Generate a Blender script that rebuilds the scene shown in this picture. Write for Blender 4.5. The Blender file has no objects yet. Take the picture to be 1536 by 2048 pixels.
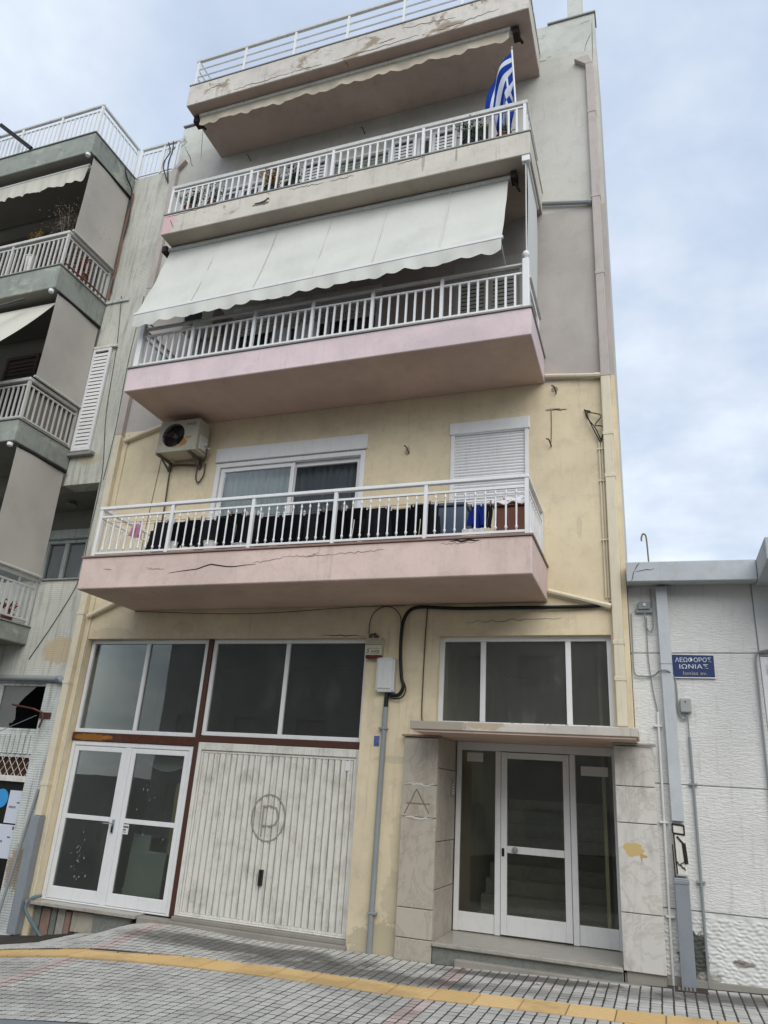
import bpy, bmesh, math, random
from mathutils import Vector, Matrix
random.seed(7)
S = bpy.context.scene
COL = S.collection
PI = math.pi

# ------------------------------------------------------------------ camera
YAW, PITCH, ROLL, FPX = -0.36134981, 0.36121662, 0.06674124, 1465.47
def cam_axes():
    ca, sa, cb, sb = math.cos(YAW), math.sin(YAW), math.cos(PITCH), math.sin(PITCH)
    w = Vector((sa*cb, ca*cb, sb)); r0 = Vector((ca, -sa, 0)); u0 = r0.cross(w)
    cg, sg = math.cos(ROLL), math.sin(ROLL)
    return cg*r0 + sg*u0, -sg*r0 + cg*u0, w
CR, CU, CW = cam_axes()
CO = Vector((0, -9, 1.65))
cam_d = bpy.data.cameras.new('camera'); cam = bpy.data.objects.new('camera', cam_d); COL.objects.link(cam)
M = Matrix((CR, CU, -CW)).transposed().to_4x4(); M.translation = CO
cam.matrix_world = M
cam_d.sensor_fit = 'HORIZONTAL'; cam_d.sensor_width = 36; cam_d.lens = FPX/1536*36
cam_d.clip_start = .05; cam_d.clip_end = 2000
S.camera = cam
def px(p):                                   # full-size photo pixel of a world point
    d = Vector(p) - CO; k = d.dot(CW)
    if k <= .1: return None
    return 768 + FPX*d.dot(CR)/k, 1024 - FPX*d.dot(CU)/k

# ------------------------------------------------------------------ world, sun, exposure
SUN_EL, SUN_AZ = math.radians(42), math.radians(152)     # azimuth from +y clockwise: behind the camera, to the right
W = bpy.data.worlds.new('World'); S.world = W; W.use_nodes = True
nt = W.node_tree; nt.nodes.clear()
def wn(t, **k):
    n = nt.nodes.new(t)
    for a, b in k.items(): setattr(n, a, b)
    return n
def wl(a, b): nt.links.new(a, b)
out = wn('ShaderNodeOutputWorld'); bg = wn('ShaderNodeBackground'); bg.inputs[1].default_value = .1
sky = wn('ShaderNodeTexSky', sky_type='NISHITA', sun_disc=False, sun_elevation=SUN_EL, sun_rotation=SUN_AZ)
tc = wn('ShaderNodeTexCoord'); sep = wn('ShaderNodeSeparateXYZ'); wl(tc.outputs['Generated'], sep.inputs[0])
zz = wn('ShaderNodeMath', operation='MAXIMUM'); wl(sep.outputs[2], zz.inputs[0]); zz.inputs[1].default_value = 0
za = wn('ShaderNodeMath', operation='ADD'); wl(zz.outputs[0], za.inputs[0]); za.inputs[1].default_value = .22
dx = wn('ShaderNodeMath', operation='DIVIDE'); wl(sep.outputs[0], dx.inputs[0]); wl(za.outputs[0], dx.inputs[1])
dy = wn('ShaderNodeMath', operation='DIVIDE'); wl(sep.outputs[1], dy.inputs[0]); wl(za.outputs[0], dy.inputs[1])
cb_ = wn('ShaderNodeCombineXYZ'); wl(dx.outputs[0], cb_.inputs[0]); wl(dy.outputs[0], cb_.inputs[1])
n1 = wn('ShaderNodeTexNoise'); n1.inputs['Scale'].default_value = 1.3; n1.inputs['Detail'].default_value = 7; n1.inputs['Roughness'].default_value = .52; n1.inputs['Distortion'].default_value = .5
n2 = wn('ShaderNodeTexNoise'); n2.inputs['Scale'].default_value = 4.2; n2.inputs['Detail'].default_value = 6; n2.inputs['Roughness'].default_value = .55
wl(cb_.outputs[0], n1.inputs['Vector']); wl(cb_.outputs[0], n2.inputs['Vector'])
mx = wn('ShaderNodeMix', data_type='FLOAT'); mx.inputs[0].default_value = .42; wl(n1.outputs[0], mx.inputs[2]); wl(n2.outputs[0], mx.inputs[3])
# the deck of cloud is thinner and lighter towards the horizon
hz = wn('ShaderNodeMapRange'); wl(zz.outputs[0], hz.inputs[0]); hz.inputs[1].default_value = 0.0; hz.inputs[2].default_value = .62; hz.inputs[3].default_value = .17; hz.inputs[4].default_value = -.02
ad = wn('ShaderNodeMath', operation='ADD'); wl(mx.outputs[0], ad.inputs[0]); wl(hz.outputs[0], ad.inputs[1])
cr = wn('ShaderNodeValToRGB'); wl(ad.outputs[0], cr.inputs[0])
e = cr.color_ramp.elements
e[0].position = .36; e[0].color = (.42, .50, .64, 1)
e[1].position = .72; e[1].color = (.87, .905, .93, 1)
for p, c in ((.47, (.50, .585, .72, 1)), (.55, (.60, .675, .785, 1)), (.63, (.72, .79, .86, 1))):
    q = e.new(p); q.color = c
vm = wn('ShaderNodeVectorMath', operation='SCALE'); wl(cr.outputs[0], vm.inputs[0]); vm.inputs['Scale'].default_value = 9.0
mc = wn('ShaderNodeMix', data_type='RGBA'); mc.inputs[0].default_value = .93; wl(sky.outputs[0], mc.inputs[6]); wl(vm.outputs[0], mc.inputs[7])
wl(mc.outputs[2], bg.inputs[0]); wl(bg.outputs[0], out.inputs[0])

sd = bpy.data.lights.new('sun', 'SUN'); sd.energy = 1.5; sd.angle = math.radians(55); sd.color = (1, .95, .875)
so = bpy.data.objects.new('sun', sd); COL.objects.link(so)
sdir = Vector((math.sin(SUN_AZ)*math.cos(SUN_EL), math.cos(SUN_AZ)*math.cos(SUN_EL), math.sin(SUN_EL)))
so.rotation_euler = sdir.to_track_quat('Z', 'Y').to_euler(); so.location = (0, -20, 30)
S.view_settings.view_transform = 'Standard'; S.view_settings.look = 'None'
S.view_settings.exposure = .5; S.view_settings.gamma = 1; S.view_settings.use_curve_mapping = False

# ------------------------------------------------------------------ materials
def srgb(r, g, b):
    f = lambda c: (c/255/12.92) if c/255 <= .04045 else ((c/255+.055)/1.055)**2.4
    return (f(r), f(g), f(b), 1)
class Mat:
    def __init__(s, name, rough=.8, spec=.3, metal=0):
        s.m = bpy.data.materials.new(name); s.m.use_nodes = True; s.t = s.m.node_tree; s.t.nodes.clear()
        s.o = s.n('ShaderNodeOutputMaterial'); s.b = s.n('ShaderNodeBsdfPrincipled'); s.l(s.b.outputs[0], s.o.inputs[0])
        s.b.inputs['Roughness'].default_value = rough; s.b.inputs['Specular IOR Level'].default_value = spec; s.b.inputs['Metallic'].default_value = metal
        g = s.n('ShaderNodeNewGeometry'); s.pos = g.outputs['Position']; s._h = None
    def n(s, t, **k):
        q = s.t.nodes.new(t)
        for a, b in k.items(): setattr(q, a, b)
        return q
    def l(s, a, b): s.t.links.new(a, b)
    def noise(s, scale, sx=(1, 1, 1), detail=4, rough=.55, dist=0, off=(0, 0, 0)):
        mp = s.n('ShaderNodeMapping'); mp.inputs['Scale'].default_value = sx; mp.inputs['Location'].default_value = off; s.l(s.pos, mp.inputs[0])
        q = s.n('ShaderNodeTexNoise'); q.inputs['Scale'].default_value = scale; q.inputs['Detail'].default_value = detail
        q.inputs['Roughness'].default_value = rough; q.inputs['Distortion'].default_value = dist; s.l(mp.outputs[0], q.inputs['Vector'])
        return q.outputs[0]
    def ramp(s, v, a, b, lo=0, hi=1):
        q = s.n('ShaderNodeMapRange', interpolation_type='SMOOTHSTEP'); s.l(v, q.inputs[0])
        for i, x in enumerate((a, b, lo, hi)): q.inputs[i+1].default_value = x
        return q.outputs[0]
    def math(s, op, a, b):
        q = s.n('ShaderNodeMath', operation=op)
        for i, x in enumerate((a, b)):
            if isinstance(x, (int, float)): q.inputs[i].default_value = x
            else: s.l(x, q.inputs[i])
        return q.outputs[0]
    def mix(s, f, a, b):
        q = s.n('ShaderNodeMix', data_type='RGBA')
        for i, x in ((0, f), (6, a), (7, b)):
            if isinstance(x, (int, float)): q.inputs[i].default_value = x
            elif isinstance(x, tuple): q.inputs[i].default_value = x
            else: s.l(x, q.inputs[i])
        return q.outputs[2]
    def color(s, c):
        if isinstance(c, tuple): s.b.inputs['Base Color'].default_value = c
        else: s.l(c, s.b.inputs['Base Color'])
        return s.m
    def bump(s, h, strength=.3, dist=.01):
        q = s.n('ShaderNodeBump'); q.inputs['Strength'].default_value = strength; q.inputs['Distance'].default_value = dist; s.l(h, q.inputs['Height'])
        if s._h is not None: s.l(s._h, q.inputs['Normal'])
        s._h = q.outputs[0]; s.l(s._h, s.b.inputs['Normal'])
def dk(c, f): return (c[0]*f, c[1]*f, c[2]*f, 1)

def plaster(name, c, dirt=.3, grime=(.16, .14, .11, 1), patches=(), bump=.25, rough=.85, flake=None, flake_at=(.62, .66), streak=.3, fine=60):
    m = Mat(name, rough, .2)
    big = m.noise(.8, detail=5, dist=.4); mid = m.noise(5, detail=6, rough=.65)
    col = m.mix(m.ramp(big, .35, .68), dk(c, 1.05), dk(c, .88))
    col = m.mix(m.math('MULTIPLY', m.ramp(mid, .45, .75), dirt*.5), col, grime)
    st = m.noise(3, (5, 5, .35), detail=5, rough=.7); st2 = m.noise(.9, (1, 1, 1), off=(9, 3, 1))
    col = m.mix(m.math('MULTIPLY', m.math('MULTIPLY', m.ramp(st, .52, .75), m.ramp(st2, .4, .65)), streak), col, grime)
    gr_ = m.noise(34, detail=5, rough=.75, off=(1, 2, 3)); col = m.mix(m.math('MULTIPLY', m.ramp(gr_, .48, .75), .15), col, dk(grime, 1.6))
    sc_ = m.noise(2.3, (1, 1, 1.3), detail=10, rough=.72, off=(11, 4, 6)); col = m.mix(m.math('MULTIPLY', m.ramp(sc_, .585, .6), .16), col, dk(c, .72)); col = m.mix(m.math('MULTIPLY', m.ramp(sc_, .40, .39), .14), col, dk(c, 1.12))
    if flake:
        fl = m.noise(1.6, (1, 1, 1.5), detail=9, rough=.68, dist=.5, off=(3, 7, 2))
        fm = m.ramp(fl, flake_at[0], flake_at[1]); col = m.mix(fm, col, flake)
        m.bump(fm, .5, -.006)
    if patches:
        sp = m.n('ShaderNodeSeparateXYZ'); m.l(m.pos, sp.inputs[0])
        wob = m.noise(9, detail=6, rough=.7)
        for (x, z, rx, rz, pc, st_) in patches:
            a = m.math('MULTIPLY', m.math('SUBTRACT', sp.outputs[0], x), 1/rx); b = m.math('MULTIPLY', m.math('SUBTRACT', sp.outputs[2], z), 1/rz)
            d = m.math('SQRT', m.math('ADD', m.math('MULTIPLY', a, a), m.math('MULTIPLY', b, b)), 0)
            d = m.math('ADD', d, m.math('MULTIPLY', m.math('SUBTRACT', wob, .5), 1.7))
            col = m.mix(m.math('MULTIPLY', m.ramp(d, 1.0, .8), st_), col, pc)
    m.bump(m.noise(fine, detail=4, rough=.6), bump, .004)
    m.bump(m.noise(2.5, detail=3), .25, .03)
    return m.color(col)
def painted(name, c, rough=.4, dirt=.15, metal=0, grime=(.2, .18, .15, 1), scale=6):
    m = Mat(name, rough, .4, metal)
    v = m.noise(scale, detail=6, rough=.7); s_ = m.noise(4, (6, 6, .6), detail=4)
    col = m.mix(m.math('MULTIPLY', m.ramp(v, .45, .8), dirt), c, grime)
    col = m.mix(m.math('MULTIPLY', m.ramp(s_, .5, .8), dirt), col, grime)
    m.bump(m.noise(30, detail=3), .06, .003)
    return m.color(col)
def plain(name, c, rough=.7, spec=.3, metal=0):
    return Mat(name, rough, spec, metal).color(c)

YEL, PINK1, PINK2 = srgb(225, 211, 180), srgb(225, 202, 193), srgb(226, 208, 210)
MAUVE, GREYW, CREAM = srgb(184, 178, 173), srgb(200, 199, 192), srgb(214, 206, 178)
m_yel = plaster('yellow_plaster', YEL, .35, patches=[(-1.05, 6.62, .12, .02, (.16, .14, .11, 1), .8), (-7.7, 3.6, .4, .1, (.4, .35, .26, 1), .3), (-3.05, 2.0, .3, .05, (.4, .36, .27, 1), .3), (-2.98, .5, .15, .3, (.36, .32, .24, 1), .4), (-1.02, 6.93, .05, .05, (.12, .11, .09, 1), .7),
    (-3.1, 6.2, .04, .08, (.3, .22, .15, 1), .6), (-.75, 4.9, .04, .16, (.36, .32, .24, 1), .25), (-3.05, .0, .5, .25, (.33, .29, .21, 1), .5), (-1.4, 3.7, .6, .15, (.4, .35, .24, 1), .15),
    (-6.4, 3.68, .2, .1, (.35, .3, .2, 1), .2), (-2.95, 1.0, .1, .5, (.42, .37, .25, 1), .3), (-3.4, 2.6, .06, .3, (.4, .35, .24, 1), .2)])
m_mauve = plaster('mauve_plaster', MAUVE, .2, streak=.15)
m_greyw = plaster('light_grey_plaster', GREYW, .3, flake=srgb(176, 168, 156), flake_at=(.66, .72))
m_white_old = plaster('cracked_white_plaster', srgb(204, 207, 200), .4, flake=srgb(150, 146, 132), flake_at=(.6, .64), bump=.5)
PA = (.23, .21, .18, 1)
m_slab1 = plaster('pink_slab_plaster', PINK1, .35, streak=.3, flake=dk(PINK1, .85), flake_at=(.64, .7), bump=.5)
m_slab2 = plaster('rose_slab_plaster', PINK2, .2, streak=.25, bump=.35)
m_slab3 = plaster('cream_slab_plaster', srgb(212, 207, 196), .4, streak=.5, flake=srgb(172, 160, 140), flake_at=(.62, .66), bump=.5,
    patches=[(-7.3, 10.25, .33, .3, srgb(214, 182, 182), 1), (-5.38, 10.2, .16, .035, (.12, .1, .08, 1), .9), (-2.2, 10.3, .02, .15, (.3, .26, .2, 1), .7), (-2.7, 10.3, .03, .2, (.3, .26, .2, 1), .6)])
m_slab4 = plaster('worn_white_slab_plaster', srgb(214, 209, 201), .6, streak=.6, flake=srgb(158, 144, 126), flake_at=(.545, .62), bump=.9)
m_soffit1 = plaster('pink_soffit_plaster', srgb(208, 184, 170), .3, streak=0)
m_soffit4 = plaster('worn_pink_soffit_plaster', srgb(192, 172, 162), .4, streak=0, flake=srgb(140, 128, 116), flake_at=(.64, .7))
m_white = painted('white_aluminium', (.78, .79, .79, 1), .35, .12)
m_whitep = painted('white_rail_paint', (.80, .81, .81, 1), .38, .12)
m_greyrail = painted('grey_white_rail_paint', (.60, .60, .57, 1), .45, .35)
m_dirtywhite = painted('dirty_white_metal', srgb(222, 221, 213), .55, .6, grime=(.30, .28, .23, 1), scale=4)
m_concr = plaster('concrete', srgb(150, 146, 138), .6, bump=.5)
m_brown = painted('brown_steel', srgb(78, 46, 34), .5, .3, grime=(.05, .035, .03, 1))
m_rust = plaster('brown_rusty_steel', srgb(84, 48, 34), .3, patches=[(-7.75, 2.1, .32, .05, srgb(150, 98, 40), .85), (-7.45, 2.1, .1, .03, srgb(170, 110, 50), .7)], bump=.3, rough=.6)
m_cream = painted('cream_pipe_paint', srgb(219, 210, 186), .55, .3, grime=(.34, .3, .22, 1))
m_mpipe = painted('mauve_pipe_paint', srgb(184, 176, 170), .6, .35)
m_greyp = painted('grey_pipe_paint', srgb(142, 148, 150), .5, .3)
m_galv = painted('galvanised_steel', srgb(150, 157, 164), .42, .35, metal=.25)
m_black = plain('black_cable_sheath', (.012, .012, .013, 1), .5)
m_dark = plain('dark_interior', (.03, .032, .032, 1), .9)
m_wire = plain('brown_grey_wire', (.10, .085, .07, 1), .7)
m_room = plaster('interior_wall_paint', srgb(120, 118, 108), .2)
m_crack = plain('dark_crack', (.035, .028, .024, 1), 1)  # one flat dark colour for cracks in the plaster and torn duct edges
m_crack3 = plain('dusty_crack', (.12, .1, .08, 1), 1)
m_crack2 = plain('hairline_crack', (.25, .19, .165, 1), 1)

def marble(name, c, vein, scale=3, vs=.6, rough=.4, stain=.3):
    m = Mat(name, rough, .4)
    w = m.n('ShaderNodeTexNoise'); w.inputs['Scale'].default_value = scale; w.inputs['Detail'].default_value = 9; w.inputs['Roughness'].default_value = .66; w.inputs['Distortion'].default_value = 1.6
    oi = m.n('ShaderNodeObjectInfo'); mp = m.n('ShaderNodeMapping'); mp.inputs['Rotation'].default_value = (.3, .4, .2)
    ad_ = m.n('ShaderNodeVectorMath', operation='ADD'); m.l(m.pos, ad_.inputs[0])
    cx = m.n('ShaderNodeCombineXYZ'); r7 = m.math('MULTIPLY', oi.outputs['Random'], 17); m.l(r7, cx.inputs[0]); m.l(r7, cx.inputs[2]); m.l(cx.outputs[0], ad_.inputs[1])
    m.l(ad_.outputs[0], mp.inputs[0]); m.l(mp.outputs[0], w.inputs['Vector'])
    v = m.math('ABSOLUTE', m.math('SUBTRACT', w.outputs[0], .5), 0)
    col = m.mix(m.math('MULTIPLY', m.ramp(v, .04, 0), vs), c, vein)
    col = m.mix(m.ramp(oi.outputs['Random'], 0, 1, 0, .25), col, dk(c, .72))
    st = m.noise(2.2, (2.5, 2.5, .7), detail=7, rough=.7)
    col = m.mix(m.math('MULTIPLY', m.ramp(st, .48, .72), stain), col, (.25, .22, .18, 1))
    m.bump(m.noise(25, detail=3), .08, .003)
    return m.color(col)
m_marble = marble('worn_white_marble', srgb(214, 211, 204), srgb(160, 150, 136), 1.6, .35, .5, .4)
m_marble_l = marble('beige_stained_marble', srgb(186, 178, 164), srgb(150, 134, 116), 1.8, .4, .5, .5)
m_marble_g = marble('grey_marble', srgb(128, 130, 124), srgb(90, 92, 88), 4, .5, .35, .4)
m_step = marble('grey_beige_step_marble', srgb(172, 168, 158), srgb(130, 124, 112), 3, .4, .3, .4)
m_ledge = marble('brown_marble_ledge', srgb(150, 124, 112), srgb(110, 90, 80), 4, .4, .4, .3)
m_ledgeg = marble('grey_marble_ledge', srgb(150, 150, 146), srgb(100, 100, 98), 4, .4, .4, .5)

def glass(name, tint=(.72, .76, .75, 1), dust=.04, rough=.0, ior=1.5, streaks=.0):
    m = Mat(name); m.t.nodes.remove(m.b)
    tr = m.n('ShaderNodeBsdfTransparent'); tr.inputs[0].default_value = tint
    gl = m.n('ShaderNodeBsdfGlossy'); gl.inputs['Roughness'].default_value = rough; gl.inputs[0].default_value = (1, 1, 1, 1)
    fr = m.n('ShaderNodeFresnel'); fr.inputs[0].default_value = ior
    bm = m.n('ShaderNodeBump'); bm.inputs['Strength'].default_value = .012; bm.inputs['Distance'].default_value = .05; m.l(m.noise(1.3, detail=2), bm.inputs['Height'])
    m.l(bm.outputs[0], gl.inputs['Normal'])
    a = m.n('ShaderNodeMixShader'); m.l(fr.outputs[0], a.inputs[0]); m.l(tr.outputs[0], a.inputs[1]); m.l(gl.outputs[0], a.inputs[2])
    df = m.n('ShaderNodeBsdfDiffuse'); df.inputs[0].default_value = (.55, .54, .5, 1)
    b = m.n('ShaderNodeMixShader')
    dd = m.math('ADD', m.math('MULTIPLY', m.ramp(m.noise(2.5, (1, 1, .5), detail=8, rough=.75), .5, .85), streaks), dust)
    m.l(dd, b.inputs[0]); m.l(a.outputs[0], b.inputs[1]); m.l(df.outputs[0], b.inputs[2]); m.l(b.outputs[0], m.o.inputs[0])
    return m.m
m_glass = glass('dusty_window_glass', (.72, .76, .73, 1), .07, streaks=.1)
m_glass_shop = glass('grimy_shop_glass', (.74, .78, .75, 1), .035, streaks=.09)
m_glass_cl = glass('clean_window_glass', (.85, .88, .87, 1), .01, streaks=.02)
m_glass_dk = glass('dark_entrance_glass', (.82, .84, .8, 1), .015, streaks=.03)
m_screen = glass('insect_screen', (.62, .64, .66, 1), .02, rough=.5, ior=1.1)

def fabric(name, c, rough=.9, wrinkle=.25, dirt=.12, trans=0):
    m = Mat(name, rough, .1)
    v = m.noise(1.6, detail=5, rough=.6); col = m.mix(m.math('MULTIPLY', m.ramp(v, .42, .75), dirt*2), c, dk(c, .6))
    m.bump(m.noise(4, (1, 1, .5), detail=4), wrinkle, .03); m.bump(m.noise(300, detail=1), .15, .001)
    if trans:
        m.color(col); tl = m.n('ShaderNodeBsdfTranslucent'); tl.inputs[0].default_value = dk(c, .9)
        ms = m.n('ShaderNodeMixShader'); ms.inputs[0].default_value = trans; m.l(m.b.outputs[0], ms.inputs[1]); m.l(tl.outputs[0], ms.inputs[2]); m.l(ms.outputs[0], m.o.inputs[0]); return m.m
    return m.color(col)
m_awn = fabric('white_awning_canvas', srgb(208, 209, 202), .8, .45, .14)
m_awn4 = fabric('beige_awning_canvas', srgb(200, 190, 172), .85, .3, .3)
m_awnb2 = fabric('cream_awning_canvas', srgb(200, 198, 186), .85, .2, .2)
m_blind = fabric('grey_beige_blind_canvas', srgb(186, 182, 175), .85, .12, .15)
m_blindw = fabric('white_side_blind_canvas', srgb(214, 216, 214), .85, .12, .06)
m_curt = fabric('white_net_curtain', srgb(222, 230, 234), .9, .1, .05, .3)
m_cloth = fabric('black_cotton', (.006, .006, .0075, 1), .95, .3, 0)
m_cloth2 = fabric('charcoal_cotton', (.018, .018, .02, 1), .95, .3, 0)
m_blue = fabric('royal_blue_cotton', (.012, .03, .22, 1), .9)
m_whitecloth = fabric('white_cotton', srgb(206, 208, 214), .9)
m_pinkc = fabric('pink_cotton', srgb(206, 150, 180), .9)
m_slate = painted('slate_blue_plastic', srgb(74, 88, 108), .5, .1)
m_brownbox = painted('brown_plastic', srgb(112, 66, 48), .55, .2)
m_clay = painted('terracotta', srgb(104, 66, 52), .8, .2)
m_leaf = plain('dark_leaf', (.05, .09, .04, 1), .6)
m_leafg = plain('grey_green_leaf', (.09, .12, .07, 1), .6)
m_leafy = plain('ochre_flower_petal', srgb(150, 110, 40), .7)
m_twig = plain('dry_twig', (.24, .19, .15, 1), .9)
m_red = plain('red_petal', srgb(130, 30, 26), .7)

# grey ribbed render of the old block on the left
def ribbed(name, c, freq, strength, patches=()):
    m = Mat(name, .9, .15)
    big = m.noise(.7, detail=6, rough=.6); col = m.mix(m.ramp(big, .35, .7), dk(c, 1.05), dk(c, .82))
    st = m.noise(3, (4, 4, .3), detail=6, rough=.7); col = m.mix(m.math('MULTIPLY', m.ramp(st, .46, .72), .6), col, srgb(118, 116, 106)); col = m.mix(m.math('MULTIPLY', m.ramp(m.noise(4, detail=8, rough=.75), .5, .75), .45), col, srgb(140, 140, 130))
    br = m.noise(2.2, detail=8, rough=.7, off=(5, 0, 8)); col = m.mix(m.math('MULTIPLY', m.ramp(br, .62, .68), .5), col, srgb(176, 164, 136))
    sp = m.n('ShaderNodeSeparateXYZ'); m.l(m.pos, sp.inputs[0])
    wob = m.noise(9, detail=6, rough=.7)
    for (x, z, rx, rz, pc, st_) in patches:
        a = m.math('MULTIPLY', m.math('SUBTRACT', sp.outputs[0], x), 1/rx); b = m.math('MULTIPLY', m.math('SUBTRACT', sp.outputs[2], z), 1/rz)
        d = m.math('SQRT', m.math('ADD', m.math('MULTIPLY', a, a), m.math('MULTIPLY', b, b)), 0)
        d = m.math('ADD', d, m.math('MULTIPLY', m.math('SUBTRACT', wob, .5), 1.5)); col = m.mix(m.math('MULTIPLY', m.ramp(d, 1.0, .8), st_), col, pc)
    wv = m.math('SINE', m.math('ADD', m.math('MULTIPLY', sp.outputs[2], freq), m.math('MULTIPLY', m.noise(6, detail=3), 5)), 0)
    m.bump(wv, strength, .006); m.bump(m.noise(40, detail=4), .3, .004)
    return m.color(col)
m_b2 = ribbed('grey_green_ribbed_render', srgb(200, 201, 192), 190, .22, [(-8.6, 3.35, .35, .22, srgb(190, 172, 140), .8), (-8.85, 6.62, .3, .12, srgb(184, 170, 140), .6)])
m_b2p = ribbed('pale_ribbed_render', srgb(206, 211, 207), 190, .3, [(-8.5, .3, .2, .3, srgb(150, 128, 104), .7)])
m_b2slab = plaster('mossy_grey_slab', srgb(152, 157, 150), .7, streak=.8, grime=(.07, .085, .08, 1), flake=srgb(172, 178, 164), flake_at=(.52, .66), bump=.5)
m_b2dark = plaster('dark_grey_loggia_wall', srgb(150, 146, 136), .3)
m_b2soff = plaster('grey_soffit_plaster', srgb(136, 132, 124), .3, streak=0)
# rippled trowelled stucco of the low white building
m = Mat('white_rippled_stucco', .85, .2)
c0 = srgb(230, 230, 227)
col = m.mix(m.ramp(m.noise(.9, detail=5), .35, .7), c0, dk(c0, .88))
rip = m.noise(15, (1, 1, 4.6), detail=2, rough=.5, dist=.8)
col = m.mix(m.math('MULTIPLY', m.ramp(m.noise(5, (4, 4, .4), detail=6), .52, .8), .35), col, srgb(140, 140, 134))
m.bump(m.ramp(rip, .3, .7), .45, .011); m.bump(m.noise(60, detail=3), .2, .003); m_stucco = m.color(col)
m_stucco_lo = plaster('white_rusticated_render', srgb(220, 221, 218), .4, streak=.4, bump=.4, patches=[(.22, .28, .16, .22, srgb(70, 74, 68), .95), (.68, .26, .1, .035, srgb(120, 110, 96), .8), (.35, .1, .12, .06, srgb(150, 146, 136), .8)])
m_fascia = plaster('white_fascia_render', srgb(196, 202, 206), .3, streak=.2)
m_fsoff = plaster('fascia_soffit_render', srgb(160, 164, 158), .3, streak=0)

def paver_mat(name, c, c2, var=.3):
    m = Mat(name, .88, .2)
    oi = m.n('ShaderNodeObjectInfo')
    # joined pavers keep their own tint through a vertex attribute
    at = m.n('ShaderNodeAttribute', attribute_name='tint')
    r = m.math('FRACT', m.math('ADD', m.math('MULTIPLY', oi.outputs['Random'], 1.0), at.outputs['Fac']), 0)
    col = m.mix(r, c, c2)
    col = m.mix(m.math('MULTIPLY', m.ramp(m.noise(1.1, (1, 1.4, 1), detail=6, rough=.65), .47, .66), .5), col, dk(c, .45))
    col = m.mix(m.math('MULTIPLY', m.ramp(m.noise(14, detail=5, rough=.7), .55, .8), .4), col, dk(c, .5))
    # years of tyre grime in front of the garage and damp along the entrance
    sp = m.n('ShaderNodeSeparateXYZ'); m.l(m.pos, sp.inputs[0]); wob = m.noise(2.5, detail=6, rough=.7)
    for (x, y, rx, ry, k) in ((-4.5, -.55, 1.8, .3, .75), (-3.1, -.95, 1.6, .28, .7), (-1.5, -.9, 1.0, .2, .4), (-1.3, -.34, 1.1, .16, .8), (.5, -.35, .8, .28, .75), (-.3, -.55, .4, .2, .45)):
        a = m.math('MULTIPLY', m.math('SUBTRACT', sp.outputs[0], x), 1/rx); b = m.math('MULTIPLY', m.math('SUBTRACT', sp.outputs[1], y), 1/ry)
        d = m.math('SQRT', m.math('ADD', m.math('MULTIPLY', a, a), m.math('MULTIPLY', b, b)), 0)
        d = m.math('ADD', d, m.math('MULTIPLY', m.math('SUBTRACT', wob, .5), 1.6)); col = m.mix(m.math('MULTIPLY', m.ramp(d, 1.2, .5), k), col, (.06, .055, .048, 1))
    m.bump(m.noise(90, detail=4, rough=.7), .5, .004)
    return m.color(col)
m_pav = paver_mat('grey_concrete_paver', srgb(196, 194, 188), srgb(178, 177, 171))
m_pavp = paver_mat('pink_concrete_paver', srgb(200, 182, 176), srgb(178, 162, 156))
m_tact = paver_mat('yellow_tactile_tile', srgb(212, 182, 132), srgb(198, 166, 114))
m_joint = plain('paver_joint_mortar', (.06, .056, .05, 1), 1)
m_asph = plaster('asphalt', (.055, .055, .055, 1), .2, bump=.6)
m_kerb = plaster('kerb_concrete', srgb(132, 138, 144), .4)

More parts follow.
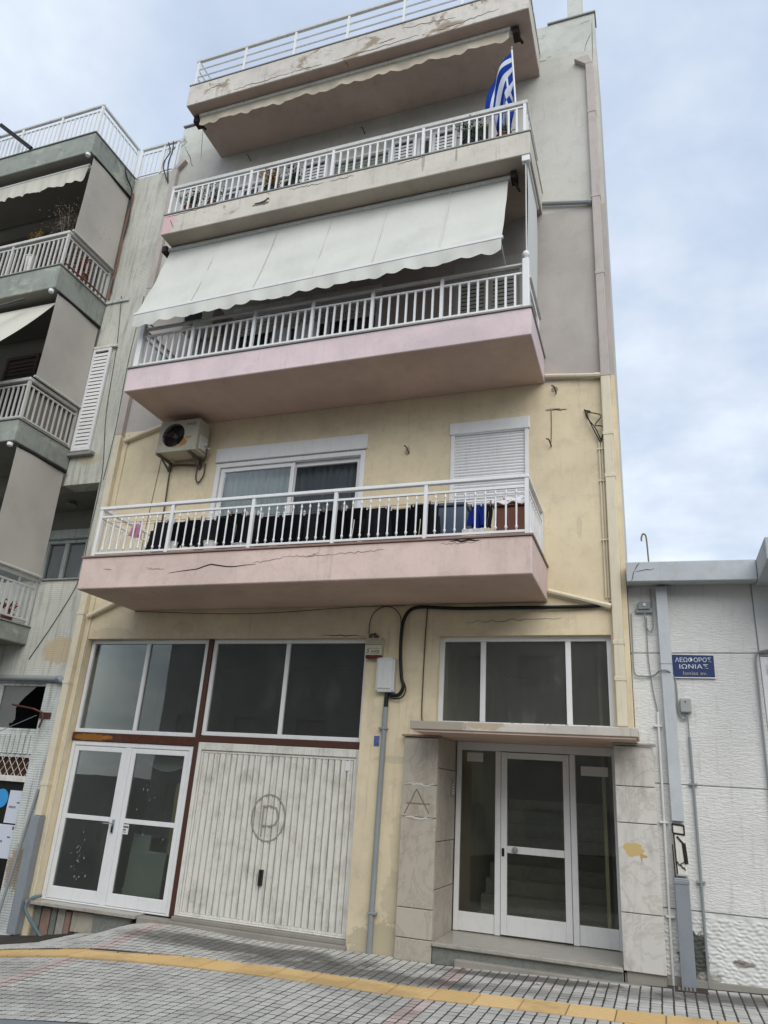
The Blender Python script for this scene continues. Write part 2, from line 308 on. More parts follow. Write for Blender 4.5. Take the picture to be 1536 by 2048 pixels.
# ------------------------------------------------------------------ mesh helpers
class MB:
    def __init__(s): s.v = []; s.f = []
    def box(s, x0, x1, y0, y1, z0, z1):
        b = len(s.v); s.v += [(x, y, z) for z in (z0, z1) for y in (y0, y1) for x in (x0, x1)]
        s.f += [tuple(b+i for i in q) for q in ((0, 2, 3, 1), (4, 5, 7, 6), (0, 1, 5, 4), (2, 6, 7, 3), (0, 4, 6, 2), (1, 3, 7, 5))]; return s
    def hexa(s, pts):                        # 8 points in box order
        b = len(s.v); s.v += [tuple(p) for p in pts]
        s.f += [tuple(b+i for i in q) for q in ((0, 2, 3, 1), (4, 5, 7, 6), (0, 1, 5, 4), (2, 6, 7, 3), (0, 4, 6, 2), (1, 3, 7, 5))]; return s
    def frame(s, x0, x1, z0, z1, w, y0, y1, wb=None, wt=None):
        wb = w if wb is None else wb; wt = w if wt is None else wt
        s.box(x0, x0+w, y0, y1, z0, z1); s.box(x1-w, x1, y0, y1, z0, z1); s.box(x0+w, x1-w, y0, y1, z0, z0+wb); s.box(x0+w, x1-w, y0, y1, z1-wt, z1); return s
    def tube(s, pts, r, n=8, cap=True):
        pts = [Vector(p) for p in pts]; rings = []; prev = None
        for i, p in enumerate(pts):
            t = (pts[min(i+1, len(pts)-1)] - pts[max(i-1, 0)]).normalized()
            if prev is None:
                a = Vector((0, 0, 1)) if abs(t.z) < .9 else Vector((1, 0, 0)); u = t.cross(a).normalized()
            else: u = (prev - t*prev.dot(t)).normalized()
            prev = u; v = t.cross(u); rr = r[i] if isinstance(r, (list, tuple)) else r
            b = len(s.v); rings.append(b); s.v += [tuple(p + rr*(math.cos(2*PI*k/n)*u + math.sin(2*PI*k/n)*v)) for k in range(n)]
        for a, b in zip(rings, rings[1:]):
            s.f += [(a+k, a+(k+1) % n, b+(k+1) % n, b+k) for k in range(n)]
        if cap: s.f += [tuple(rings[0]+k for k in reversed(range(n))), tuple(rings[-1]+k for k in range(n))]
        return s
    def lathe(s, prof, c, n=10):             # prof [(r, z)], axis z at c
        b = len(s.v)
        for r, z in prof: s.v += [(c[0]+r*math.cos(2*PI*k/n), c[1]+r*math.sin(2*PI*k/n), c[2]+z) for k in range(n)]
        for i in range(len(prof)-1): s.f += [(b+i*n+k, b+i*n+(k+1) % n, b+(i+1)*n+(k+1) % n, b+(i+1)*n+k) for k in range(n)]
        s.f += [tuple(b+k for k in reversed(range(n))), tuple(b+(len(prof)-1)*n+k for k in range(n))]; return s
    def prism(s, poly, y0, y1):              # polygon in x,z extruded along y
        b = len(s.v); n = len(poly); s.v += [(x, y0, z) for x, z in poly] + [(x, y1, z) for x, z in poly]
        s.f += [tuple(b+i for i in range(n)), tuple(b+n+i for i in reversed(range(n)))] + [(b+i, b+n+i, b+n+(i+1) % n, b+(i+1) % n) for i in range(n)]; return s
    def sheet(s, fn, nu, nv, th=None):       # fn(i/nu, j/nv) -> point; th = offset vector for thickness
        b = len(s.v); s.v += [tuple(fn(i/nu, j/nv)) for j in range(nv+1) for i in range(nu+1)]
        q = lambda i, j: b + j*(nu+1)+i
        s.f += [(q(i, j), q(i+1, j), q(i+1, j+1), q(i, j+1)) for j in range(nv) for i in range(nu)]
        if th:
            o = (nu+1)*(nv+1); s.v += [tuple(Vector(p)+Vector(th)) for p in s.v[b:b+o]]
            s.f += [(o+q(i, j+1), o+q(i+1, j+1), o+q(i+1, j), o+q(i, j)) for j in range(nv) for i in range(nu)]
            for i in range(nu):
                s.f += [(q(i+1, 0), q(i, 0), o+q(i, 0), o+q(i+1, 0)), (q(i, nv), q(i+1, nv), o+q(i+1, nv), o+q(i, nv))]
            for j in range(nv):
                s.f += [(q(0, j), q(0, j+1), o+q(0, j+1), o+q(0, j)), (q(nu, j+1), q(nu, j), o+q(nu, j), o+q(nu, j+1))]
        return s
    def mesh(s, name, mat, smooth=False):
        me = bpy.data.meshes.new(name); me.from_pydata(s.v, [], s.f); me.materials.append(mat)
        bm = bmesh.new(); bm.from_mesh(me); bmesh.ops.recalc_face_normals(bm, faces=bm.faces); bm.to_mesh(me); bm.free()
        if smooth: me.polygons.foreach_set('use_smooth', [True]*len(me.polygons))
        me.update(); return me
def B(*a): return MB().box(*a)
def link(name, me, parent=None, loc=(0, 0, 0), rot=None, scale=None):
    o = bpy.data.objects.new(name, me); COL.objects.link(o); o.location = loc
    if rot: o.rotation_euler = rot
    if scale: o.scale = scale
    if parent:
        o.parent = parent
        if parent.type == 'EMPTY': o.matrix_parent_inverse = Matrix.Translation(-Vector(parent.location))
    return o
def part(parent, name, mb, mat, bevel=0, label=None, smooth=False, kind=None):
    o = link(name, mb.mesh(name, mat, smooth), parent)
    if bevel:
        md = o.modifiers.new('bevel', 'BEVEL'); md.width = bevel; md.segments = 2; md.limit_method = 'ANGLE'
    if smooth: smooth_by(o)
    if label: o['label'] = label
    if kind: o['kind'] = kind
    return o
def smooth_by(o):
    bm = bmesh.new(); bm.from_mesh(o.data)
    for e in bm.edges:
        if len(e.link_faces) == 2 and e.calc_face_angle() > math.radians(40): e.smooth = False
    bm.to_mesh(o.data); bm.free()
def thing(name, label, cat, loc=(0, 0, 0), group=None):
    o = bpy.data.objects.new(name, None); COL.objects.link(o); o.location = loc; o.empty_display_size = .2
    o['label'] = label; o['category'] = cat
    if group: o['group'] = group
    return o
def solo(name, mb, mat, label, cat, group=None, bevel=0, smooth=False):
    o = part(None, name, mb, mat, bevel, label, smooth); o['category'] = cat
    if group: o['group'] = group
    return o
def struct(name, mb, mat, smooth=False):
    o = part(None, name, mb, mat, smooth=smooth); o['kind'] = 'structure'; return o
def text(parent, name, body, size, loc, rot, mat, sx=1, shear=0, align='CENTER', ext=.0012):
    cu = bpy.data.curves.new(name, 'FONT'); cu.body = body; cu.size = size; cu.align_x = align; cu.shear = shear; cu.extrude = ext
    t = bpy.data.objects.new(name, cu); COL.objects.link(t)
    bpy.context.view_layer.update(); dg = bpy.context.evaluated_depsgraph_get()
    me = bpy.data.meshes.new_from_object(t.evaluated_get(dg)); bpy.data.objects.remove(t)
    me.materials.clear(); me.materials.append(mat)
    return link(name, me, parent, loc, rot, (sx, 1, 1))
FACE = (PI/2, 0, 0)
def smoothpts(pts, n=6):
    P = [Vector(p) for p in pts]; out = []
    for i in range(len(P)-1):
        p0, p1, p2, p3 = P[max(i-1, 0)], P[i], P[i+1], P[min(i+2, len(P)-1)]
        for k in range(n):
            t = k/n; out.append(.5*((2*p1)+(p2-p0)*t+(2*p0-5*p1+4*p2-p3)*t*t+(3*p1-p0-3*p2+p3)*t**3))
    return out+[P[-1]]
def cable(name, pts, r, mat, label, cat='cable', group=None, n=6, sm=5):
    return solo(name, MB().tube(smoothpts(pts, sm), r, n), mat, label, cat, group, smooth=True)
def ribbon(pts, w, y, mb=None, th=.003, taper=True):   # stroke in the x,z plane at y
    mb = mb or MB(); n = len(pts)
    for i in range(n-1):
        a, b = Vector((pts[i][0], pts[i][1])), Vector((pts[i+1][0], pts[i+1][1])); d = (b-a).normalized(); q = Vector((-d.y, d.x))
        wa = w*(1-abs(2*i/(n-1)-1)**2*.8) if taper else w; wb_ = w*(1-abs(2*(i+1)/(n-1)-1)**2*.8) if taper else w
        mb.prism([tuple(a-q*wa/2), tuple(b-q*wb_/2), tuple(b+q*wb_/2), tuple(a+q*wa/2)], y-th*(1+.1*(i % 2)), y+.002)
    return mb
def jag(x0, z0, x1, z1, n, amp, seed=1):
    rr = random.Random(seed); return [(x0+(x1-x0)*i/n, z0+(z1-z0)*i/n + (rr.uniform(-amp, amp) if 0 < i < n else 0)) for i in range(n+1)]

# ------------------------------------------------------------------ ground
BP = [(-40, -2.4), (-16, -1.1), (-12, -.8), (-8, -.47), (-7.2, -.34), (-6.56, -.26), (-6.1, -.205), (-5.2, -.15), (-4.6, -.125), (-3.5, -.1), (-2.4, -.09), (-.6, -.02), (0, 0), (.9, .04), (3, .12), (40, 1)]
def sst(a, b, x): t = max(0, min(1, (x-a)/(b-a))); return t*t*(3-2*t)
def gz(x, y):
    for (xa, za), (xb, zb) in zip(BP, BP[1:]):
        if xa <= x <= xb: z = za+(zb-za)*(x-xa)/(xb-xa); break
    else: z = 0
    z += .105*sst(-7.0, -6.3, x)*(1-sst(-6.2, -4.4, x))*sst(-1.3, -.1, y)
    z -= .07*sst(-3, -6, x)*max(0, -y-1.2) if y > -4 else .07*sst(-3, -6, x)*2.8
    return z
KY = -3.42                                   # kerb line
gx = [-60, -30, -20, -16] + [-14+i*.2 for i in range(90)] + [6, 10, 30, 60]
gy_p = [KY] + [-3.3+.15*i for i in range(25)] + [1.2, 3, 12]
mb = MB(); mb.v = [(x, y, gz(x, y)-.0045) for y in gy_p for x in gx]; n = len(gx)
mb.f = [(j*n+i, j*n+i+1, (j+1)*n+i+1, (j+1)*n+i) for j in range(len(gy_p)-1) for i in range(n-1)]
pavement = struct('pavement', mb, m_joint, True)
mb = MB(); ys = [-300, -60, -20, -12, -8, -5, KY-.16]
mb.v = [(x*(5 if abs(x) > 50 else 1), y, gz(x, -3.4)-.14) for y in ys for x in gx]
mb.f = [(j*n+i, j*n+i+1, (j+1)*n+i+1, (j+1)*n+i) for j in range(len(ys)-1) for i in range(n-1)]
struct('road', mb, m_asph, True)
mb = MB(); mb.v = [(x, y, -3.2) for y in (-600, 600) for x in (-600, 600)]; mb.f = [(0, 1, 3, 2)]
struct('ground', mb, m_asph)
kerb = thing('kerb', 'grey concrete kerb in the bottom left corner between paved pavement and road', 'kerb', (-5, KY-.08, -.3)); kb = None
for i in range(20):
    x0 = -12+i*.8; mbk = MB(); p = []
    for z_ in (-.2, .003):
        for y_ in (KY-.16, KY-.004):
            for x_ in (x0+.004, x0+.796): p.append((x_, y_, gz(x_, KY)+z_))
    part(kerb, 'kerb_stone', mbk.hexa(p), m_kerb, .012)

def paver_mesh(nm, mat, w, l, h=.03, gap=.006, bev=.005):
    a, b, c = w/2-gap/2, l/2-gap/2-(.004 if w < .2 else 0), bev
    v = [(-a, -b, -h), (a, -b, -h), (a, b, -h), (-a, b, -h), (-a, -b, -c), (a, -b, -c), (a, b, -c), (-a, b, -c), (-a+c, -b+c, 0), (a-c, -b+c, 0), (a-c, b-c, 0), (-a+c, b-c, 0)]
    f = [(0, 1, 5, 4), (1, 2, 6, 5), (2, 3, 7, 6), (3, 0, 4, 7), (4, 5, 9, 8), (5, 6, 10, 9), (6, 7, 11, 10), (7, 4, 8, 11), (8, 9, 10, 11)]
    return v, f
def mk(nm, vf, mat):
    me = bpy.data.meshes.new(nm); me.from_pydata(vf[0], [], vf[1]); me.materials.append(mat); me.update(); return me
PV, PF = paver_mesh('paver', m_pav, .1, .1, gap=.014, bev=.004)
pm_g, pm_p = mk('paver_grey', (PV, PF), m_pav), mk('paver_pink', (PV, PF), m_pavp)
T0, T1 = -1.6, -1.2                          # tactile strip in y
cells = []
nx0, nx1 = -120, 22
for i in range(nx0, nx1):
    x = i*.1+.05
    for j in range(0, 34):
        y = -.05-j*.1
        if T0-.02 < y < T1+.02: continue
        if y < KY+.04: continue
        if -2.92 < x < -.02 and y > -.1: continue
        z = gz(x, y); q = px((x, y, z))
        if q is None or not (-120 < q[0] < 1660 and 1700 < q[1] < 2200): continue
        inview = -5 < q[0] < 1541 and q[1] < 2053
        cells.append(((Vector((x, y, z))-CO).length + (0 if inview else 100), x, y, z))
cells.sort()
rp = random.Random(3)
def pmat(x): return (-6.1 < x < -5.9) or (-2.2 < x < -2.0)
def ptilt(x, y):
    return Vector((-(gz(x+.05, y)-gz(x-.05, y))/.1, -(gz(x, y+.05)-gz(x, y-.05))/.1, 1)).normalized().to_track_quat('Z', 'Y')
stv = {0: [[], [], []], 1: [[], [], []]}
for k, (d, x, y, z) in enumerate(cells):
    jx, jy, jz, ja = rp.uniform(-.0015, .0015), rp.uniform(-.002, .002), rp.uniform(-.002, .0015), rp.uniform(-.02, .02)
    nrm = Vector((-(gz(x+.05, y)-gz(x-.05, y))/.1 + rp.uniform(-.012, .012), -(gz(x, y+.05)-gz(x, y-.05))/.1 + rp.uniform(-.012, .012), 1)).normalized()
    rot = Vector((0, 0, 1)).rotation_difference(nrm).to_matrix() @ Matrix.Rotation(ja, 3, 'Z')
    p = pmat(x)
    if k < 296:
        link('paver', pm_p if p else pm_g, pavement, (x+jx, y+jy, z+jz), rot.to_euler())
    else:
        L = stv[int(p)]; b = len(L[0]); o = Vector((x+jx, y+jy, z+jz)); L[0] += [tuple(rot @ Vector(v)+o) for v in PV]; L[1] += [tuple(b+i for i in f) for f in PF]; L[2] += [rp.random()]*len(PV)
for p, L in stv.items():
    me = bpy.data.meshes.new('far_pavers'); me.from_pydata(L[0], [], L[1]); me.materials.append(m_pavp if p else m_pav)
    at = me.attributes.new('tint', 'FLOAT', 'POINT'); at.data.foreach_set('value', L[2]); me.update()
    o = link('pink_pavers' if p else 'grey_pavers', me, pavement); o['kind'] = 'stuff'
# tactile tiles with raised bars
tv, tf = paver_mesh('tile', m_tact, .4, .4, h=.03, gap=.006, bev=.003)
tmb = MB(); tmb.v = list(tv); tmb.f = list(tf)
for k in range(8):
    yy = -.175+k*.05; b = len(tmb.v); w = .012
    tmb.v += [(-.19, yy-w, -.001), (.19, yy-w, -.001), (.19, yy+w, -.001), (-.19, yy+w, -.001), (-.186, yy-w*.5, .005), (.186, yy-w*.5, .005), (.186, yy+w*.5, .005), (-.186, yy+w*.5, .005)]
    tmb.f += [tuple(b+i for i in q) for q in ((4, 5, 6, 7), (0, 1, 5, 4), (1, 2, 6, 5), (2, 3, 7, 6), (3, 0, 4, 7))]
tme = mk('tactile_tile', (tmb.v, tmb.f), m_tact)
for i in range(-26, 6):
    x = i*.4+.13; y = (T0+T1)/2; z = gz(x, y)
    nrm = Vector((-(gz(x+.2, y)-gz(x-.2, y))/.4, 0, 1)).normalized()
    link('tactile_tile', tme, pavement, (x, y+rp.uniform(-.003, .003), z+.004+rp.uniform(-.002, .002)), Vector((0, 0, 1)).rotation_difference(nrm).to_euler())

# ------------------------------------------------------------------ APARTMENT BUILDING
bld = thing('apartment_building', 'yellow and mauve four storey apartment block with pink balconies and a garage', 'building', (-4.2, 0, 0))
def bp(name, mb, mat, bevel=0, label=None, smooth=False, kind=None): return part(bld, name, mb, mat, bevel, label, smooth, kind)
L_, R_ = -8.31, -.225
WT = .25
def wall_with_holes(x0, x1, z0, z1, holes, y0=0, y1=WT):
    mb = MB(); hs = sorted(holes); x = x0
    for (a, b, c, d) in hs:
        if a > x: mb.box(x, a, y0, y1, z0, z1)
        if c > z0: mb.box(a, b, y0, y1, z0, c)
        if d < z1: mb.box(a, b, y0, y1, d, z1)
        x = b
    if x < x1: mb.box(x, x1, y0, y1, z0, z1)
    return mb
SL = (-6.27, -3.75, 4.42, 6.54); SH = (-2.46, -1.38, 5.3, 6.55)
bp('wall', wall_with_holes(L_, R_, -.62, 3.86, [(-8.09, -3.52, -.62, 3.52), (-2.54, -.43, -.62, 3.53)]), m_yel, label='yellow ground floor wall')
bp('wall', wall_with_holes(L_, R_, 3.86, 7.05, [SL, SH]), m_yel, label='yellow first floor wall')
W2 = (-6.39, -3.7, 7.48, 9.24); W2b = (-2.5, -1.45, 7.48, 9.35)
bp('wall', wall_with_holes(L_, R_, 7.05, 10.0, [W2, W2b]), m_mauve, label='mauve grey second floor wall')
D3 = [(-7.15, -5.45, 10.44, 12.12), (-4.85, -3.72, 11.2, 12.15), (-3.24, -2.98, 10.44, 12.2), (-2.5, -1.95, 11.2, 12.2)]
bp('wall', wall_with_holes(L_, R_, 10.0, 13.25, D3), m_greyw, label='light grey third floor wall')
bp('wall', MB().hexa([(L_, 0, 13.25), (R_, 0, 13.25), (L_, WT, 13.25), (R_, WT, 13.25), (L_, 0, 14.0), (R_, 0, 14.08), (L_, WT, 14.0), (R_, WT, 14.08)]), m_white_old, label='cracked white parapet wall')
bp('side_wall', B(R_-.19, R_, WT, 1.3, -.6, 13.6), m_greyw); bp('side_wall', B(R_-.38, R_-.191, 1.3, 9, -.6, 13.6), m_greyw); bp('side_wall', B(L_, L_+.2, WT, 9, -.9, 13.6), m_greyw)
bp('back_wall', B(L_+.2, R_-.39, 8.8, 9, -.9, 13.6), m_greyw)
for z0, z1 in ((3.7, 3.95), (6.9, 7.1), (9.85, 10.05), (12.9, 13.2)):
    bp('floor_slab', B(L_+.2, R_-.4, WT, 8.8, z0, z1), m_room)
bp('coping', B(-1.0, R_+.02, -.03, .28, 14.082, 14.115), m_ledgeg, .005)
bp('coping', B(L_-.02, -7.3, -.03, .28, 14.04, 14.07), m_ledgeg, .005)
ch = bp('chimney', B(-.66, -.42, .02, .3, 14.12, 15.2), m_white_old, .01)
# hairline cracks in the plaster
for pts, w in ((jag(-8.2, 13.5, -7.9, 12.9, 8, .05, 3), .012), (jag(-7.85, 13.9, -7.75, 13.0, 8, .03, 4), .008), (jag(-.3, 13.6, -.42, 13.25, 8, .04, 5), .007), (jag(-.27, 13.9, -.29, 12.95, 12, .015, 15), .007), (jag(-1.05, 6.62, -.86, 6.6, 9, .012, 6), .014), (jag(-2.2, 3.7, -1.0, 3.74, 14, .02, 8), .005), (jag(-4.2, 3.55, -3.55, 3.535, 9, .008, 9), .012)):
    bp('crack', ribbon(pts, w, 0), m_crack)

# balconies
def balcony(name, x0, x1, yf, z0, z1, mf, ms, ledge=m_ledge, lip=.02, label=None, bev=.012, rough_edge=False):
    s = bp('balcony_slab', B(x0, x1, yf, -.002, z0+.004, z1), mf, bev, label)
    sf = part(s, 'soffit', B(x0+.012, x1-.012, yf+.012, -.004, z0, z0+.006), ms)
    for a in ((x0-lip, x1+lip, yf-lip, yf+.22, z1+.001, z1+.027), (x0-lip, x0+.22, yf+.222, -.003, z1+.001, z1+.027), (x1-.22, x1+lip, yf+.222, -.003, z1+.001, z1+.027)):
        part(s, 'ledge', B(*a), ledge, .004)
    return s
BX0, BX1 = -7.34, -1.16
s1 = balcony('b1', BX0, BX1, -1.25, 3.94, 4.385, m_slab1, m_soffit1, label='pink balcony slab with a long crack')
s2 = balcony('b2', BX0+.03, BX1+.01, -1.2, 7.05, 7.45, m_slab2, m_soffit1, ledge=m_ledgeg, label='clean rose pink balcony slab')
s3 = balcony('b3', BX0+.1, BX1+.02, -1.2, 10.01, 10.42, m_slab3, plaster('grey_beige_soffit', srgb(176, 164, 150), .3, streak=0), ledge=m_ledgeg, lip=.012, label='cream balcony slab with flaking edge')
s4 = bp('roof_slab', MB(), m_slab4) if False else balcony('b4', BX0+.06, BX1+.02, -1.2, 12.93, 13.42, m_slab4, m_soffit4, ledge=m_ledgeg, lip=.012, label='worn white roof slab edge')
# cracks on the lower slab
yc = -1.25
part(s1, 'crack', ribbon([(-5.88, 4.12), (-5.7, 4.14), (-5.56, 4.15), (-5.45, 4.16), (-5.32, 4.2), (-5.25, 4.215), (-5.14, 4.195), (-5.02, 4.175), (-4.9, 4.17), (-4.75, 4.185), (-4.6, 4.19)], .016, yc), m_crack)
for sd_, a in ((2, (-6.25, 4.2, -5.95, 4.17)), (11, (-6.95, 4.22, -6.8, 4.2)), (3, (-4.65, 4.2, -4.2, 4.27)), (4, (-4.2, 4.27, -3.55, 4.26)), (5, (-3.55, 4.27, -2.9, 4.3)), (6, (-2.2, 4.34, -1.8, 4.33)), (8, (-3.9, 4.25, -3.75, 4.31))):
    part(s1, 'crack', ribbon(jag(*a, 16, .013, sd_+20), .006, yc), m_crack2)
part(s1, 'crack', ribbon(jag(-2.1, 4.365, -1.75, 4.36, 8, .01, 40), .022, yc), m_crack)
part(s3, 'crack', ribbon([(-5.5, 10.24), (-5.42, 10.225), (-5.35, 10.23), (-5.3, 10.25), (-5.26, 10.29), (-5.24, 10.25)], .035, -1.2), m_crack)
for sd_, a in ((1, (-7.2, 10.38, -6.2, 10.4)), (2, (-4.9, 10.36, -4.3, 10.34)), (3, (-3.1, 10.36, -2.7, 10.39)), (4, (-7.1, 10.3, -7.0, 10.1)), (6, (-4.2, 10.33, -3.8, 10.35))):
    part(s3, 'crack', ribbon(jag(*a, 14, .015, sd_+50), .01, -1.2), m_crack3)
for sd_, a in ((1, (-6.3, 13.0, -5.2, 13.02)), (2, (-5.2, 13.02, -4.6, 13.0)), (3, (-4.4, 13.0, -2.9, 13.03)), (4, (-3.2, 13.3, -2.3, 13.2)), (5, (-6.9, 13.2, -6.5, 13.24)), (7, (-3.6, 13.1, -3.3, 13.12)), (8, (-2.6, 13.0, -1.6, 13.1))):
    part(s4, 'crack', ribbon(jag(*a, 18, .02, sd_+70), .012, -1.2), m_crack3)

# railings ---------------------------------------------------------------
def spindle(h):
    k = h; return [(.009, 0), (.009, .05*k), (.017, .07*k), (.017, .1*k), (.009, .12*k), (.0105, .3*k), (.012, .5*k), (.0105, .8*k), (.008, .88*k), (.015, .9*k), (.015, .93*k), (.008, .95*k), (.008, k)]
def railing(yf, zb, z_low, z_mid, z_top, posts, style, mat, x0, x1, label, side_l=True, side_r=True, spacing=.12, top_h=.045, top_w=.06, newel=False, topmat=None, handrails=(), yb=-.02, parent=None):
    r = part(parent or bld, 'balcony_railing', B(x0, x1, yf-top_w/2, yf+top_w/2, z_top-top_h, z_top), topmat or mat, .008, label)
    h = z_mid-z_low
    if style == 'spindle': bme = MB().lathe(spindle(h), (0, 0, 0), 8).mesh('baluster', mat, True)
    else: bme = B(-.014, .014, -.011, .011, 0, h).mesh('baluster', mat)
    pme = B(-.022, .022, -.022, .022, 0, z_top-top_h-zb).mesh('post', mat)
    def rails_x(a, b, y):
        part(r, 'lower_rail', B(a, b, y-.014, y+.014, z_low-.03, z_low), mat, .004); part(r, 'upper_rail', B(a, b, y-.014, y+.014, z_mid, z_mid+.03), mat, .004)
    ps = sorted(posts)
    for p in ps: link('post', pme, r, (p, yf, zb))
    for a, b in zip(ps, ps[1:]):
        rails_x(a+.022, b-.022, yf)
        n = max(1, round((b-a)/spacing))
        for k in range(1, n): link('baluster', bme, r, (a+(b-a)*k/n, yf, z_low))
    for flag, xs in ((side_l, x0+.03), (side_r, x1-.03)):
        if not flag: continue
        part(r, 'side_handrail', B(xs-top_w/2, xs+top_w/2, yf+top_w/2+.001, yb, z_top-top_h, z_top), topmat or mat, .008)
        for za in (z_low-.03, z_mid): part(r, 'side_rail', B(xs-.014, xs+.014, yf+.024, yb, za, za+.03), mat, .004)
        link('post', pme, r, (xs, yb-.03, zb))
        n = max(1, round((yb-.03-yf)/spacing))
        for k in range(1, n): link('baluster', bme, r, (xs, yf+(yb-.03-yf)*k/n, z_low))
    if newel:
        for xn in (x0+.02, x1-.02):
            part(r, 'newel_post', B(xn-.045, xn+.045, yf-.05, yf+.04, zb, z_top+.06), mat, .01)
            part(r, 'ball_finial', MB().lathe([(.03, 0), (.03, .01), (.018, .02), (.035, .04), (.048, .065), (.05, .085), (.045, .11), (.028, .13), (.004, .138)], (xn, yf-.005, z_top+.06), 12), mat, smooth=True)
    for zh in handrails: part(r, 'handrail', MB().tube([(x0, yf-.01, zh), (x1, yf-.01, zh)], .02, 8), mat, smooth=True)
    return r
railing(-1.2, 4.413, 4.475, 4.985, 5.15, [-7.21, -6.02, -4.77, -3.6, -2.42, -1.22], 'spindle', m_whitep, -7.25, -1.19, 'white balcony railing with turned spindles')
railing(-1.13, 7.478, 7.56, 8.04, 8.2, [-7.2, -6.28, -5.22, -4.27, -3.35, -2.35, -1.24], 'bar', m_whitep, -7.24, -1.2, 'white balcony railing with ball topped newel posts', newel=True, top_h=.03, topmat=m_greyrail)
railing(-1.13, 10.448, 10.52, 10.97, 11.1, [-7.21, -5.69, -4.22, -2.74, -1.22], 'bar', m_whitep, -7.25, -1.18, 'white third floor balcony railing with straight bars', top_h=.07, top_w=.05, topmat=m_greyrail)
r4 = part(bld, 'roof_railing', B(-7.27, -1.15, -1.17, -1.12, 14.07, 14.12), m_greyrail, .008, 'white roof railing of horizontal bars')
pme = B(-.02, .02, -.02, .02, 0, .62).mesh('post', m_whitep)
for x in (-7.22, -6.22, -5.22, -4.21, -3.2, -2.2, -1.2): link('post', pme, r4, (x, -1.145, 13.448))
for z in (13.5, 13.69, 13.88): part(r4, 'horizontal_rail', MB().tube([(-7.25, -1.145, z), (-1.17, -1.145, z)], .016, 6), m_whitep, smooth=True)
for xs in (-7.22, -1.2):
    for z in (13.5, 13.69, 13.88, 14.09): part(r4, 'side_rail', MB().tube([(xs, -1.1, z), (xs, 0, z)], .016, 6), m_whitep, smooth=True)
    for y in (-.75, -.35): link('post', pme, r4, (xs, y, 13.448))

# first floor sliding window --------------------------------------------
def gpane(par, x0, x1, z0, z1, y, mat): return part(par, 'pane', B(x0, x1, y, y+.006, z0, z1), mat)
w = bp('sliding_window', MB().frame(-6.27, -3.75, 4.42, 6.28, .07, -.015, .12), m_white, .006, 'white sliding window with net curtains')
part(w, 'roller_box', B(-6.3, -3.72, -.03, .2, 6.3, 6.54), m_white, .012)
part(w, 'left_sash', MB().frame(-6.19, -4.9, 4.5, 6.205, .065, .02, .06), m_white, .005); gpane(w, -6.12, -4.97, 4.57, 6.13, .04, m_glass_cl)
part(w, 'right_sash', MB().frame(-4.96, -3.83, 4.5, 6.205, .065, .065, .105), m_white, .005); gpane(w, -4.89, -3.9, 4.57, 6.13, .085, m_screen)
def pleat(u, v, x0, x1, z0, z1, y, k, amp): return (x0+(x1-x0)*u, y+amp*math.sin(u*k)+amp*.5*math.sin(u*k*2.3+1)+.01*math.sin(v*4+u*9), z0+(z1-z0)*v)
c = solo('net_curtain', MB().sheet(lambda u, v: pleat(u, v, -6.2, -3.8, 4.45, 6.3, .2, 130, .022), 240, 3), m_curt, 'white pleated net curtain behind the first floor sliding window', 'curtain', smooth=True)
# roller shutter window
w = bp('roller_shutter_window', MB().frame(-2.46, -1.38, 5.3, 6.37, .05, -.02, .1, wb=.03, wt=.012), m_white, .005, 'white closed roller shutter window')
part(w, 'roller_box', B(-2.48, -1.36, -.035, .2, 6.372, 6.555), m_white, .012)
sme = MB().prism([(0, 0)], 0, 0) if False else None
slat = MB(); slat.v = []; 
for k in range(5):
    t = k/4; zz_ = .042*t; yy_ = -.008*math.sin(PI*t)
    slat.v += [(-2.41, yy_, zz_), (-1.43, yy_, zz_)]
slat.f = [(2*k, 2*k+1, 2*k+3, 2*k+2) for k in range(4)]
slm = slat.mesh('slat', m_white)
for k in range(23): link('slat', slm, w, (0, .015, 5.335+k*.045))
part(w, 'shutter_backing', B(-2.41, -1.43, .02, .03, 5.33, 6.36), m_dirtywhite)
part(w, 'sill', B(-2.5, -1.34, -.06, .1, 5.265, 5.298), m_ledgeg, .004)

# second floor openings
w = bp('balcony_window', MB().frame(-6.39, -3.7, 7.48, 9.0, .07, 0, .12), m_white, .005, 'wide dark second floor window under a roller box')
part(w, 'roller_box', B(-6.41, -3.68, -.02, .2, 9.02, 9.24), m_greyrail, .01)
lv = MB()
for k in range(4): lv.box(-6.31, -3.78, .0, .02, 8.66+k*.07, 8.715+k*.07)
part(w, 'half_lowered_shutter', lv, m_greyrail)
for x in (-5.5, -4.6): part(w, 'mullion', B(x-.03, x+.03, .03, .09, 7.55, 8.93), m_white, .004)
for a, b in ((-6.32, -5.53), (-5.47, -4.63), (-4.57, -3.77)): gpane(w, a, b, 7.55, 8.93, .06, m_glass)
def slatm(x0, x1, y, h, mat, lean=.012, th=.006):
    return MB().hexa([(x0, y-lean, 0), (x1, y-lean, 0), (x0, y-lean+th, 0), (x1, y-lean+th, 0), (x0, y, h), (x1, y, h), (x0, y+th, h), (x1, y+th, h)]).mesh('slat', mat)
